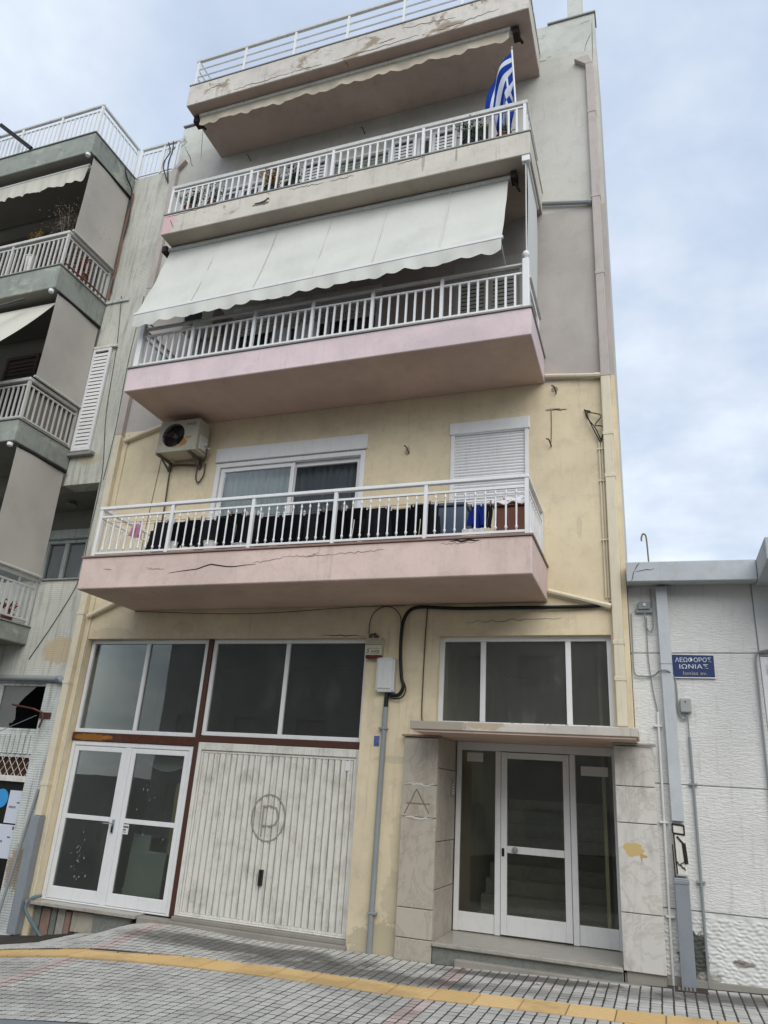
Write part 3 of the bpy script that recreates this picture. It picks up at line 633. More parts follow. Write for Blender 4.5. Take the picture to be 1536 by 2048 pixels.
def louvre(par, x0, x1, z0, z1, y, mat, pitch=.055, fr=.05, name='louvred_shutter', label=None, slatname='slat'):
    s = part(par, name, MB().frame(x0, x1, z0, z1, fr, y, y+.035), mat, .004, label)
    me = MB().hexa([(x0+fr, y+.002, 0), (x1-fr, y+.002, 0), (x0+fr, y+.03, .03), (x1-fr, y+.03, .03), (x0+fr, y+.002, .008), (x1-fr, y+.002, .008), (x0+fr, y+.03, .038), (x1-fr, y+.03, .038)]).mesh('slat', mat)
    n = int((z1-z0-2*fr)/pitch)
    for k in range(n): link(slatname, me, s, (0, 0, z0+fr+.01+k*pitch))
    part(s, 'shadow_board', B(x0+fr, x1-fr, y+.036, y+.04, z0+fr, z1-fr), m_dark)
    return s
m_gshut = painted('grey_white_shutter_paint', srgb(190, 190, 184), .5, .3)
s = bp('louvred_window', MB().frame(-2.5, -1.45, 7.48, 9.35, .05, 0, .1), m_gshut, .004, 'closed grey white louvred shutters on the second floor')
# slats sit straight under their window part
def flatlouvre(par, x0, x1, z0, z1, y, mat, pitch=.07):
    part(par, 'stile', MB().frame(x0, x1, z0, z1, .06, y, y+.03), mat, .003)
    me = slatm(x0+.06, x1-.06, y+.016, .058, mat)
    for k in range(int((z1-z0-.14)/pitch)): link('slat', me, par, (0, 0, z0+.075+k*pitch))
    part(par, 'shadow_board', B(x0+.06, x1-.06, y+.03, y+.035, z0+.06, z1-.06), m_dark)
flatlouvre(s, -2.45, -1.98, 7.53, 9.1, .03, m_gshut); flatlouvre(s, -1.97, -1.5, 7.53, 9.1, .03, m_gshut)
part(s, 'roller_box', B(-2.45, -1.5, .0, .09, 9.102, 9.298), m_gshut)
# third floor
w = bp('balcony_door', MB().frame(-7.15, -5.45, 10.44, 12.12, .06, .0, .1), m_white, .005, 'dark glazed third floor balcony door with white frame')
part(w, 'transom', B(-7.09, -5.51, .02, .08, 11.97, 12.0), m_white)
for x in (-6.72, -6.3, -5.88): part(w, 'mullion', B(x-.03, x+.03, .02, .08, 10.5, 11.969), m_white, .004)
for a, b in ((-7.09, -6.75), (-6.69, -6.33), (-6.27, -5.91), (-5.85, -5.51)): gpane(w, a, b, 10.5, 11.969, .05, m_glass)
gpane(w, -7.09, -5.51, 12.0, 12.06, .05, m_glass)
for x0, x1 in ((-5.42, -4.9), (-3.69, -3.26), (-2.96, -2.54)):
    s = bp('louvred_shutter', MB().frame(x0, x1, 10.5, 12.2, .05, -.045, -.005), m_white, .004, None)
    me = slatm(x0+.05, x1-.05, -.022, .058, m_white)
    for k in range(22): link('slat', me, s, (0, 0, 10.56+k*.07))
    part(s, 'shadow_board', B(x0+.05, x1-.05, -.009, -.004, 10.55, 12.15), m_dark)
w = bp('small_window', MB().frame(-4.85, -3.72, 11.2, 12.15, .05, .0, .1), m_white, .004, 'dark window with half lowered blind on the third floor')
gpane(w, -4.8, -3.77, 11.25, 12.1, .05, m_glass)
lv = MB()
for k in range(9): lv.box(-4.8, -3.77, .055+.0, .06, 11.5+k*.065, 11.53+k*.065)
part(w, 'blind_slats', lv, m_dirtywhite)
w = bp('narrow_door', MB().frame(-3.24, -2.98, 10.44, 12.2, .05, 0, .1), m_white, .004); gpane(w, -3.19, -3.03, 10.5, 12.15, .05, m_glass)
w = bp('small_window', MB().frame(-2.5, -1.95, 11.2, 12.2, .05, 0, .1), m_greyrail, .004, 'small dark window behind the flag'); gpane(w, -2.45, -2.0, 11.25, 12.15, .05, m_glass)

# ground floor: steel grid, shop windows, door, garage ---------------------
RY = .1                                       # recess of the shop front
g = bp('steel_beam', B(-8.09, -5.995, RY-.02, RY+.1, 2.045, 2.155), m_rust, .004, 'brown beam with rust above the shop door')
bp('steel_beam', B(-5.915, -3.52, RY-.02, RY+.1, 2.105, 2.185), m_brown, .004)
bp('steel_post', B(-5.993, -5.917, RY-.02, RY+.1, -.03, 3.52), m_brown, .004)
def shopwin(x0, x1, z0, z1, mid, label):
    w = bp('shop_window', MB().frame(x0, x1, z0, z1, .055, RY, RY+.07), m_white, .006, label)
    part(w, 'mullion', B(mid-.028, mid+.028, RY+.005, RY+.065, z0+.056, z1-.056), m_white, .005)
    gpane(w, x0+.055, mid-.028, z0+.055, z1-.055, RY+.035, m_glass_shop); gpane(w, mid+.028, x1-.055, z0+.055, z1-.055, RY+.035, m_glass_shop)
shopwin(-8.08, -6.0, 2.16, 3.515, -7.04, 'upper shop window above the glass door'); shopwin(-5.912, -3.525, 2.19, 3.515, -4.72, 'upper shop window above the garage door')
# shop door
d = bp('shop_door', MB().frame(-8.08, -6.0, -.04, 2.04, .06, RY, RY+.08, wb=.02), m_white, .006, 'white double glass shop door')
for (x0, x1) in ((-8.015, -7.115), (-7.015, -6.065)):
    lf = part(d, 'door_leaf', MB().frame(x0, x1, -.015, 1.975, .07, RY+.01, RY+.055, wb=.15), m_white, .006)
    part(lf, 'middle_rail', B(x0+.071, x1-.071, RY+.012, RY+.052, .995, 1.055), m_white, .004)
for (x0, x1) in ((-7.945, -7.185), (-6.945, -6.135)):
    gpane(d, x0, x1, 1.056, 1.905, RY+.03, m_glass_shop); gpane(d, x0, x1, .135, .994, RY+.03, m_glass_shop)
part(d, 'center_stile', B(-7.113, -7.017, RY+.002, RY+.075, -.02, 1.98), m_white, .006)
part(d, 'door_handle', MB().box(-7.12, -7.085, RY-.012, RY+.003, .86, 1.03).tube([(-7.1, RY-.05, .98), (-7.24, RY-.05, .975)], .009, 6).tube([(-7.1, RY, .98), (-7.1, RY-.05, .98)], .009, 6), m_galv)
part(d, 'keyhole_plate', B(-7.118, -7.09, RY-.018, RY-.012, .87, .95), m_black)
st = part(d, 'sticker', B(-6.985, -6.86, RY+.024, RY+.028, .86, .985), plain('white_sticker_paper', (.7, .7, .7, 1)))
part(st, 'sticker_print', MB().box(-6.98, -6.9, RY+.022, RY+.0235, .905, .925).box(-6.97, -6.89, RY+.022, RY+.0235, .882, .89), plain('sticker_blue_ink', srgb(90, 100, 150)))
part(st, 'sticker_print', MB().box(-6.975, -6.865, RY+.022, RY+.0235, .94, .962), plain('sticker_brown_ink', srgb(110, 90, 80)))
rs2 = random.Random(31); spl = MB()
for k in range(46):
    x, z = (rs2.gauss(-7.62, .07), rs2.gauss(.45, .22)) if k < 30 else (rs2.uniform(-6.8, -6.2), rs2.uniform(.2, 1.8))
    if not (.15 < z < .98 or 1.07 < z < 1.88) or not (-7.93 < x < -7.2 or -6.93 < x < -6.15): continue
    a_ = rs2.uniform(.002, .009); spl.prism([(x-a_, z), (x, z-a_*rs2.uniform(1, 4)), (x+a_*.8, z), (x, z+a_)], RY+.026, RY+.029)
part(d, 'paint_splashes', spl, plain('pale_dried_splash', (.4, .4, .38, 1)), kind='stuff')
# marble sill and rubble plinth below the shop door
bp('door_sill', B(-8.16, -6.38, -.09, RY+.1, -.085, -.042), m_step, .006)
bp('garage_sill', B(-6.376, -3.5, -.05, RY+.2, -.16, -.06), m_concr, .008)
bp('garage_sill', B(-5.915, -3.53, .02, RY+.2, -.059, -.012), m_concr, .006)
rs = random.Random(5)
pl = bp('plinth', B(-8.088, -3.53, .06, .2, -.7, -.09), plaster('damp_rubble', srgb(96, 88, 78), .6, bump=.8), label='broken dark plinth under the shop door sill')
x = -8.08
for i, (wd, zz0, zz1, mt) in enumerate(((.12, -.55, -.1, m_marble_g), (.16, -.5, -.12, m_ledge), (.1, -.55, -.1, m_marble_g), (.14, -.52, -.1, m_step), (.1, -.55, -.13, m_ledge), (.38, -.36, -.12, m_marble_l), (.6, -.45, -.1, m_marble_g))):
    part(pl, 'stone', B(x+.008, x+wd-.008, .0+rs.uniform(-.01, .04), .06, zz0, zz1), mt, .012); x += wd
bp('shop_floor', B(L_+.2, -3.3, .2, 4, -.12, -.045), m_concr)
bp('shop_partition', B(-3.45, -3.3, WT, 6, -.1, 3.7), m_room); bp('shop_back_wall', B(L_+.2, -3.45, 4, 4.1, -.1, 3.7), m_dark)
bp('garage_partition', B(-5.99, -5.92, RY+.2, 4, -.04, 2.1), m_dark)
# garage up-and-over door
gd = bp('garage_door', MB().frame(-5.913, -3.53, -.01, 2.1, .055, RY-.03, RY+.06, wb=.02, wt=.1), m_dirtywhite, .008, 'dirty white ribbed garage door')
part(gd, 'door_edge', MB().frame(-5.855, -3.588, .012, 1.995, .028, RY-.01, RY+.03), m_dirtywhite, .004)
pitch = (5.827-3.616)/25
prof = [(.004, .05), (.012, 0), (.044, 0), (.05, .016), (.066, .016), (.072, .003), (.078, .003), (.083, .05)]
gs = MB(); n = len(prof); sc = pitch/.088
for z in (.042, 1.965): gs.v += [(a*sc, RY-.012+b*.75, z) for a, b in prof]
gs.f = [(i, i+1, n+i+1, n+i) for i in range(n-1)]; gsm = gs.mesh('rib', m_dirtywhite)
for k in range(25): link('rib', gsm, gd, (-5.827+k*pitch, 0, 0))
part(gd, 'door_backing', B(-5.827, -3.616, RY+.028, RY+.04, .041, 1.966), m_dirtywhite)
part(gd, 'lock_handle', MB().box(-4.765, -4.715, RY-.05, RY-.012, .44, .62).tube([(-4.74, RY-.075, .52), (-4.74, RY-.075, .62)], .012, 6).tube([(-4.74, RY-.02, .6), (-4.74, RY-.08, .6)], .011, 6), plain('dark_lock_metal', (.05, .045, .04, 1), .4, .5, .6))
part(gd, 'paper_tag', B(-3.72, -3.66, RY-.02, RY-.014, 1.84, 1.955), plain('white_paper', (.72, .73, .74, 1)))
gm = plain('faded_black_spray', srgb(148, 145, 136), .9)
circ = [(-4.735+.235*math.cos(t), 1.22+.275*math.sin(t)) for t in [2*PI*k/36 + .3 for k in range(37)]]
part(gd, 'graffiti', ribbon(circ, .017, RY-.013, taper=False), gm)
Pp = [(-4.815, .99), (-4.815, 1.36)]; Pc = [(-4.83, 1.35), (-4.72, 1.36), (-4.64, 1.34), (-4.6, 1.28), (-4.6, 1.2), (-4.64, 1.14), (-4.72, 1.12), (-4.83, 1.125)]
g_ = ribbon(Pp, .02, RY-.013, taper=False); part(gd, 'graffiti', g_, gm); part(gd, 'graffiti', ribbon(Pc, .02, RY-.0135, taper=False), gm)

# entrance ------------------------------------------------------------------
DY = .8; PF_ = -.08
en = bp('entrance_door', MB().box(-2.462, -2.40, DY, DY+.08, .12, 2.3).box(-.53, -.462, DY, DY+.08, .12, 2.3).box(-2.399, -.531, DY, DY+.08, 2.2, 2.3), m_white, .006, 'white framed glass entrance door with side panes')
part(en, 'post', B(-1.955, -1.885, DY-.005, DY+.075, .12, 2.199), m_white, .006); part(en, 'post', B(-1.035, -.965, DY-.005, DY+.075, .12, 2.199), m_white, .006)
for x0, x1 in ((-2.399, -1.956), (-.964, -.531)):
    part(en, 'kick_panel', B(x0, x1, DY+.012, DY+.05, .125, .33), m_white, .004); gpane(en, x0, x1, .331, 2.199, DY+.03, m_glass_dk)
lf = part(en, 'door_leaf', MB().frame(-1.88, -1.04, .135, 2.19, .075, DY-.012, DY+.045, wb=.21), m_white, .006)
part(lf, 'middle_rail', B(-1.804, -1.116, DY-.01, DY+.04, 1.02, 1.1), m_white, .004)
kn = part(en, 'knob', MB().lathe([(.01, 0), (.02, .005), (.034, .02), (.036, .035), (.025, .05), (.004, .055)], (0, 0, 0), 12), m_galv, smooth=True)
kn.rotation_euler = (PI/2, 0, 0); kn.location = (-1.7, DY-.01, 1.06)
part(en, 'lock', B(-1.865, -1.835, DY-.02, DY-.011, .98, 1.07), m_black)
gpane(en, -1.805, -1.115, 1.101, 2.114, DY+.015, m_glass_dk); gpane(en, -1.805, -1.115, .346, 1.019, DY+.015, m_glass_dk)
wp = plain('white_notice_paper', (.6, .6, .58, 1))
part(en, 'notice', B(-2.33, -2.12, DY+.02, DY+.024, 2.06, 2.17), wp); part(en, 'notice', B(-.9, -.58, DY+.02, DY+.024, 1.96, 2.07), wp)
# marble cladding: one slab each
def slabs(x0, x1, y0, y1, zs, mat, ax=0):
    for a, b in zip(zs, zs[1:]):
        j = random.uniform(-.003, .003); o = bp('cladding_slab', B(x0, x1, y0+j, y1+j, a+.004, b-.004) if ax == 0 else B(x0+j, x1+j, y0, y1, a+.004, b-.004), mat, .005)
slabs(-2.9, -2.475, PF_, PF_+.03, (-.13, .12, .42, 1.37, 1.73, 2.27), m_marble_l)
slabs(-2.503, -2.472, PF_+.034, DY-.002, (.1, .62, 1.12, 1.93, 2.3), m_marble_l, 1)
slabs(-.455, -.045, PF_, PF_+.03, (.09, .62, 1.48, 1.85, 2.27), m_marble)
slabs(-.455, -.427, PF_+.034, DY-.002, (.1, 1.1, 2.3), m_marble, 1)
slabs(-.073, -.045, PF_+.034, .06, (.1, 1.1, 2.27), m_marble, 1)
bp('pillar_core', B(-2.9, -2.504, PF_+.031, -.001, -.3, 2.27), m_concr); bp('pillar_core', B(-.426, -.074, PF_+.031, -.001, -.1, 2.27), m_concr)
bp('pillar_cap', B(-2.93, -2.45, -.11, -.001, 2.275, 2.3), m_ledge, .004); bp('pillar_cap', B(-.47, -.01, -.11, -.001, 2.275, 2.3), m_step, .004)
gm2 = plain('grey_scratch', srgb(128, 118, 104), .9)
part(bld, 'graffiti', ribbon([(-2.86, 1.4), (-2.72, 1.68), (-2.56, 1.42)], .014, PF_-.002, taper=False), gm2); part(bld, 'graffiti', ribbon([(-2.84, 1.52), (-2.55, 1.52)], .014, PF_-.003, taper=False), gm2)
for z in (1.365, 1.733):
    part(bld, 'old_mortar', ribbon(jag(-2.89, z, -2.5, z, 12, .012, int(z*10)), .022, PF_-.001), plain('white_mortar', (.6, .58, .52, 1)))
tp = MB(); rr = random.Random(2); poly = [(-.30+.10*math.cos(t)*(1+rr.uniform(-.18, .18)), 1.22+.07*math.sin(t)*(1+rr.uniform(-.18, .2))) for t in [2*PI*k/18 for k in range(18)]]
part(bld, 'glue_stain', tp.prism([(x, z) for x, z in poly], PF_-.0035, PF_+.001), plain('dried_yellow_glue', srgb(200, 176, 120), .8))
part(bld, 'glue_stain', MB().prism([(-.24, 1.19), (-.16, 1.17), (-.175, 1.15), (-.215, 1.15), (-.22, 1.08), (-.235, 1.15)], PF_-.0045, PF_+.001), plain('dried_yellow_glue_dark', srgb(186, 160, 104), .8))
bp('entrance_step', B(-2.47, -.46, PF_-.02, DY+.3, .075, .115), m_step, .008); bp('step_riser', B(-2.47, -.46, PF_+.02, DY, -.3, .072), m_marble_g, .004)
bp('step_riser', B(-.45, -.05, PF_+.05, -.001, -.3, .07), m_concr, .004)
bp('step_base', B(-2.2, -.1, PF_-.06, PF_+.0195, -.3, -.012), m_concr, .012)
bp('reveal_upper', B(-2.51, -2.4712, WT, DY, 2.3, 3.5), m_yel)
m_can = plaster('stained_canopy_render', srgb(206, 200, 190), .5, streak=.9, grime=(.2, .17, .13, 1), patches=[(-2.4, 2.38, .4, .2, srgb(150, 140, 124), .75), (-1.8, 2.4, .25, .06, srgb(170, 150, 110), .6)])
cn = bp('canopy', MB().box(-2.68, -.175, -.6, -.002, 2.325, 2.42), m_can, .008, 'thin stained concrete canopy over the entrance')
bp('canopy_soffit', B(-2.64, -.2, -.58, DY+.08, 2.301, 2.324), m_soffit1)
rr = random.Random(11)
for i in range(9):
    x = rr.uniform(-1.6, -.6); part(cn, 'debris', MB().lathe([(.012, 0), (.02, .006), (.004, .014)], (x, -.56+rr.uniform(0, .1), 2.421), 5), m_concr)
bp('reveal_wall', B(-2.51, -2.4722, .0+WT, DY+.1, -.1, 2.3), m_yel) if False else None
# windows above the entrance
w = bp('transom_window', MB().frame(-2.54, -.43, 2.43, 3.53, .06, .08, .15), m_white, .006, 'three pane window above the entrance')
for x in (-1.98, -.94): part(w, 'mullion', B(x-.032, x+.032, .085, .145, 2.491, 3.469), m_white, .004)
for a, b in ((-2.48, -2.013), (-1.947, -.973), (-.907, -.49)): gpane(w, a, b, 2.49, 3.47, .115, m_glass)
# lobby
bp('lobby_floor', B(-2.5, -.43, DY+.3, 5, .05, .11), m_step); bp('lobby_wall', B(-2.62, -2.5, DY+.1, 5, .1, 3.7), m_yel); bp('lobby_wall', B(-.66, -.62, DY+.1, 5, .1, 3.7), m_yel)
bp('lobby_back_wall', B(-2.5, -.45, 4.6, 4.7, .1, 3.7), m_room)
st_ = bp('stairs', B(-2.3, -.62, 1.35, 1.64, .111, .28), m_step, .006)
for k in range(1, 9): part(st_, 'step', B(-2.3, -.62, 1.35+k*.29, 1.35+(k+1)*.29-.001, .111, .28+k*.17), m_step, .006)
ic = bp('intercom', B(-2.4715, -2.452, .55, .64, 1.62, 1.82), m_galv, .006); 
for k in range(4): part(ic, 'button', B(-2.4515, -2.446, .58, .61, 1.65+k*.035, 1.67+k*.035), m_white)

# pipes ------------------------------------------------------------------------
def boxpipe(x0, x1, y0, y1, segs, label, grp='box section downpipes on the apartment block'):
    t = thing('downpipe', label, 'downpipe', ((x0+x1)/2, y0, segs[0][0]))
    for (a, b, m_) in segs: part(t, 'pipe_section', B(x0, x1, y0, y1, a+.004, b), m_, .01)
    for (a, b, m_) in segs[1:]: part(t, 'joint_collar', B(x0-.006, x1+.006, y0-.006, y1, a-.02, a+.03), m_, .004)
    return t
t = boxpipe(-.405, -.285, -.085, -.002, [(2.47, 3.0, m_cream), (3.0, 3.42, m_cream), (3.42, 5.55, m_cream), (5.55, 6.15, m_cream), (6.15, 7.03, m_cream), (7.03, 8.7, m_mpipe), (8.7, 10.1, m_mpipe), (10.1, 11.8, m_mpipe), (11.8, 12.85, m_mpipe)], 'cream and mauve box downpipe running down the right edge of the block')
part(t, 'hopper', MB().hexa([(-.405, -.085, 12.85), (-.285, -.085, 12.85), (-.405, -.002, 12.85), (-.285, -.002, 12.85), (-.58, -.085, 13.02), (-.36, -.085, 13.06), (-.58, -.002, 13.02), (-.36, -.002, 13.06)]), m_mpipe, .008)
t = boxpipe(-8.32, -8.2, -.09, -.002, [(1.0, 1.42, m_cream), (1.42, 2.85, m_cream), (2.85, 3.9, m_cream), (3.9, 7.0, m_cream), (7.0, 10.0, m_mpipe), (10.0, 12.85, m_mpipe)], 'cream box downpipe running down the left edge of the block')
part(t, 'hopper', MB().hexa([(-8.32, -.09, 12.85), (-8.2, -.09, 12.85), (-8.32, -.002, 12.85), (-8.2, -.002, 12.85), (-8.14, -.09, 13.08), (-8.04, -.09, 13.02), (-8.14, -.002, 13.08), (-8.04, -.002, 13.02)]), m_mpipe, .008)
part(t, 'steel_shoe', B(-8.335, -8.185, -.13, -.002, -.46, .998), m_galv, .006, 'grey galvanised lower section')
solo('corner_strip', B(-8.125, -8.095, -.03, -.001, -.06, 7.0), m_cream, 'narrow cream vertical trunking beside the shop front', 'trunking', bevel=.005)
def ovp(name, a, b, m_, label): return solo(name, MB().tube([a, b], .032, 8).tube([Vector(b)+(Vector(a)-Vector(b)).normalized()*.07, b], .04, 8), m_, label, 'pipe', 'overflow pipes from the balconies', smooth=True)
ovp('overflow_pipe', (-1.15, -.05, 4.07), (-.41, -.05, 3.86), m_cream, 'cream overflow pipe right of the lowest pink balcony')
ovp('overflow_pipe', (-1.14, -.05, 7.13), (-.41, -.05, 7.04), m_cream, 'cream overflow pipe right of the rose second floor balcony')
ovp('overflow_pipe', (-1.13, -.05, 10.17), (-.41, -.05, 10.02), m_greyp, 'grey overflow pipe right of the third floor balcony')
ovp('overflow_pipe', (-7.36, -.05, 4.2), (-8.14, -.05, 3.85), m_cream, 'cream overflow pipe left of the lowest pink balcony')
ovp('overflow_pipe', (-7.33, -.05, 7.1), (-8.14, -.05, 6.86), m_cream, 'cream overflow pipe left of the rose second floor balcony')
t = thing('cable_conduit', 'pair of thin cream conduits with frayed black cables at the top', 'conduit', (-.43, -.03, 3.95))
for x in (-.465, -.43): part(t, 'pipe', MB().tube([(x, -.02, 3.97), (x, -.02, 6.08)], .011, 6), m_cream, smooth=True)
for z in (4.7, 5.5, 5.95): part(t, 'clip', B(-.485, -.41, -.035, -.001, z, z+.02), m_cream)
for k, pts in enumerate((((-.43, -.03, 6.06), (-.5, -.06, 6.25), (-.6, -.05, 6.42), (-.62, -.02, 6.55)), ((-.44, -.03, 6.06), (-.4, -.06, 6.25), (-.5, -.09, 6.28), (-.42, -.07, 6.42), (-.58, -.05, 6.5), (-.63, -.02, 6.56)), ((-.45, -.03, 6.06), (-.55, -.07, 6.3), (-.6, -.06, 6.47), (-.56, -.03, 6.52), (-.64, -.02, 6.55)))):
    part(t, 'loose_cable', MB().tube(smoothpts(pts), .008, 5), m_black, smooth=True)
t = thing('grey_conduit', 'grey vertical service conduit running from the meter box down to the pavement', 'conduit', (-3.2, -.03, -.1))
part(t, 'pipe', MB().tube([(-3.215, -.035, gz(-3.2, 0)-.02), (-3.205, -.035, 1.2), (-3.19, -.035, 2.62)], .033, 10), m_greyp, smooth=True)
part(t, 'black_sleeve', MB().tube([(-3.19, -.035, 2.62), (-3.185, -.035, 2.82)], .03, 8), m_black, smooth=True)
for z in (.3, 2.35): part(t, 'clip', B(-3.26, -3.15, -.072, -.001, z, z+.025), m_greyp, .004)
cable('thick_black_cable', [(-.4, -.04, 3.9), (-.6, -.04, 3.87), (-1.1, -.04, 3.865), (-1.7, -.04, 3.87), (-2.2, -.04, 3.87), (-2.5, -.04, 3.885), (-2.8, -.04, 3.9), (-2.93, -.04, 3.86), (-3.0, -.04, 3.76), (-3.03, -.04, 3.6), (-3.03, -.04, 3.3), (-3.0, -.04, 3.0), (-2.97, -.04, 2.88), (-3.02, -.04, 2.78), (-3.12, -.04, 2.77), (-3.17, -.04, 2.82)], .023, m_black, 'thick black cable bundle curving under the pink balcony to the white box')
cable('black_cable', [(-2.99, -.05, 2.98), (-2.93, -.05, 2.85), (-2.98, -.05, 2.74), (-3.1, -.05, 2.73), (-3.18, -.04, 2.8)], .008, m_black, 'thin black cable loop below the white meter box')
cable('brown_wire', [(-3.48, -.03, 3.5), (-3.49, -.03, 3.66), (-3.45, -.03, 3.82), (-3.33, -.03, 3.91), (-3.2, -.03, 3.91), (-3.1, -.03, 3.84), (-3.05, -.03, 3.72), (-3.05, -.03, 3.4)], .007, m_wire, 'brown wire looping up from the alarm box', 'wire')
cable('sagging_wire', [(-7.3, -.02, 3.93), (-6.5, -.03, 3.89), (-5.6, -.03, 3.86), (-4.8, -.03, 3.87), (-4.0, -.03, 3.91), (-3.5, -.03, 3.925), (-3.0, -.03, 3.925)], .005, m_wire, 'thin dark wire sagging along the wall under the lowest balcony', 'wire')
cable('surface_wire', [(-2.7, -.015, 3.93), (-2.715, -.015, 3.5), (-2.72, -.015, 3.0), (-2.72, -.015, 2.6), (-2.7, -.015, 2.47), (-2.6, -.015, 2.45)], .008, m_wire, 'brown surface wire running down beside the three pane window', 'wire')
# alarm box
t = thing('alarm_siren_box', 'cream alarm siren box with red lens beside the shop window', 'alarm', (-3.4, -.06, 3.23))
part(t, 'housing', MB().box(-3.5, -3.275, -.09, -.001, 3.265, 3.4).box(-3.5, -3.275, -.085, -.001, 3.4, 3.49), painted('beige_plastic', srgb(196, 190, 168), .5, .3), .008)
for k in range(4): part(t, 'rib', B(-3.502, -3.273, -.096, -.0855, 3.405+k*.021, 3.416+k*.021), painted('beige_rib_plastic', srgb(180, 174, 154), .5, .3))
part(t, 'red_lens', B(-3.495, -3.28, -.088, -.001, 3.225, 3.264), plain('dark_red_lens', srgb(90, 18, 24), .2, .6), .008)
m_ink = plain('dark_print_ink', (.04, .03, .03, 1), .8)
text(t, 'lettering', 'S', .075, (-3.468, -.0915, 3.3), FACE, m_ink, shear=.3); text(t, 'lettering', 'ecurity', .042, (-3.36, -.0915, 3.305), FACE, m_ink, shear=.2)
part(t, 'logo_line', MB().box(-3.49, -3.3, -.0925, -.0905, 3.287, 3.291).box(-3.43, -3.3, -.0925, -.0905, 3.352, 3.355), m_ink)
part(t, 'terminal', MB().tube([(-3.45, -.05, 3.5), (-3.45, -.05, 3.54), (-3.38, -.05, 3.55)], .014, 6).box(-3.4, -3.35, -.07, -.02, 3.495, 3.53), m_wire)
t = thing('meter_box', 'white rectangular service box with four screws on the yellow wall', 'box', (-3.2, -.08, 2.8))
part(t, 'housing', B(-3.33, -3.08, -.09, -.001, 2.8, 3.235), painted('pale_grey_plastic', srgb(206, 208, 206), .45, .15), .01)
part(t, 'cover', MB().hexa([(-3.3, -.105, 2.85), (-3.13, -.105, 2.85), (-3.31, -.0905, 2.835), (-3.115, -.0905, 2.835), (-3.3, -.105, 3.19), (-3.13, -.105, 3.19), (-3.31, -.0905, 3.205), (-3.115, -.0905, 3.205)]), painted('pale_cover_plastic', srgb(212, 214, 212), .45, .1), .004)
for x in (-3.312, -3.098):
    for z in (2.815, 3.22): part(t, 'screw', MB().tube([(x, -.094, z), (x, -.088, z)], .008, 8), m_ink)
solo('small_blue_plate', B(-3.33, -3.26, -.008, -.001, 2.15, 2.27), painted('faded_blue_enamel', srgb(70, 90, 150), .5, .6, grime=(.6, .6, .6, 1)), 'small faded blue and white plate half hidden behind the grey conduit', 'plate')
# hooks
def hook(x, z, label): solo('wall_hook', MB().tube(smoothpts([(x, -.0, z-.03), (x, -.06, z-.02), (x-.02, -.09, z+.03), (x-.05, -.08, z+.05)], 4), .01, 6), m_wire, label, 'hook', 'rusty hooks in the facade', smooth=True)
hook(-3.08, 6.2, 'small rusty hook in the yellow wall between the sliding window and roller shutter'); hook(-1.0, 6.9, 'small rusty hook in the yellow wall above the crack, right of the roller shutter')
hook(-1.08, 6.1, 'hook with a wire loop right of the roller shutter'); hook(-6.58, 12.68, 'metal hook high under the roof slab, above the left balcony door'); hook(-4.25, 12.64, 'metal hook high under the roof slab, near the middle of the third floor')
cable('wall_wire', [(-1.07, -.01, 6.6), (-1.07, -.01, 6.35), (-1.08, -.01, 6.12)], .005, m_wire, 'short thin wire hanging down from the crack in the yellow wall', 'wire')

# awnings ----------------------------------------------------------------------
def scallop(v, u, n=20): return 0
def awning(name, label, x0, x1, ta, tb, val, mat, nsc, arms=True, grp='canvas awnings', seams=(), drop_l=0):
    (y0, z0), (y1, z1) = ta, tb
    t = thing(name, label, 'awning', ((x0+x1)/2, y0, z0), grp)
    part(t, 'roller_tube', MB().tube([(x0-.05, y0, z0), (x1+.05, y0, z0)], .045, 10), m_greyrail, smooth=True)
    if abs(z1-z0) > .3:
        def f(u, v): s_ = .03*math.sin(PI*v)*(1+.5*math.sin(u*23))+.006*math.sin(u*61+v*4)*v+.007*math.sin(v*16+u*9); return (x0+(x1-x0)*u, y0+(y1-y0)*v+s_*.7, z0+(z1-z0)*v-s_ - drop_l*(1-u)*v)
        part(t, 'canvas', MB().sheet(f, 60, 14, (0, .004, .002)), mat, smooth=True)
        for sx in seams: part(t, 'seam', MB().sheet(lambda u, v: (x0+(x1-x0)*sx+.018*u, y0+(y1-y0)*v+.025*math.sin(PI*v)*.7-.012, z0+(z1-z0)*v-.025*math.sin(PI*v)-.001-drop_l*(1-sx)*v), 1, 14, (0, .002, 0)), mat, smooth=True)
    part(t, 'front_bar', MB().hexa([(x0-.02, y1-.02, z1-.02-drop_l), (x1+.02, y1-.02, z1-.02), (x0-.02, y1+.02, z1-.02-drop_l), (x1+.02, y1+.02, z1-.02), (x0-.02, y1-.02, z1+.02-drop_l), (x1+.02, y1-.02, z1+.02), (x0-.02, y1+.02, z1+.02-drop_l), (x1+.02, y1+.02, z1+.02)]), m_whitep if arms else m_greyrail, .004)
    def g(u, v):
        w_ = .012*math.sin(u*47)+.008*math.sin(u*110+1); sc = abs(math.sin(PI*u*nsc)); return (x0+(x1-x0)*u, y1-.012+w_*v*1.5-.02*v, z1-.02-drop_l*(1-u)-v*(val-.03+.03*sc+.01*math.sin(u*31)))
    part(t, 'valance', MB().sheet(g, nsc*8, 4, (0, .004, 0)), mat, smooth=True)
    if arms:
        for x in (x0+.03, x1-.03): part(t, 'arm', MB().tube([(x, -.75 if False else y1+.45, z1-.35 if False else z1-.12), (x, y1+.02, z1-drop_l*(1 if x < -4 else 0))], .014, 6), m_greyrail)
    return t
a2 = awning('awning', 'long white canvas awning let down over the second floor balcony', -7.25, -1.5, (-.88, 9.96), (-1.36, 8.5), .24, m_awn, 22, seams=(.17, .355, .52, .68, .85), drop_l=.17)
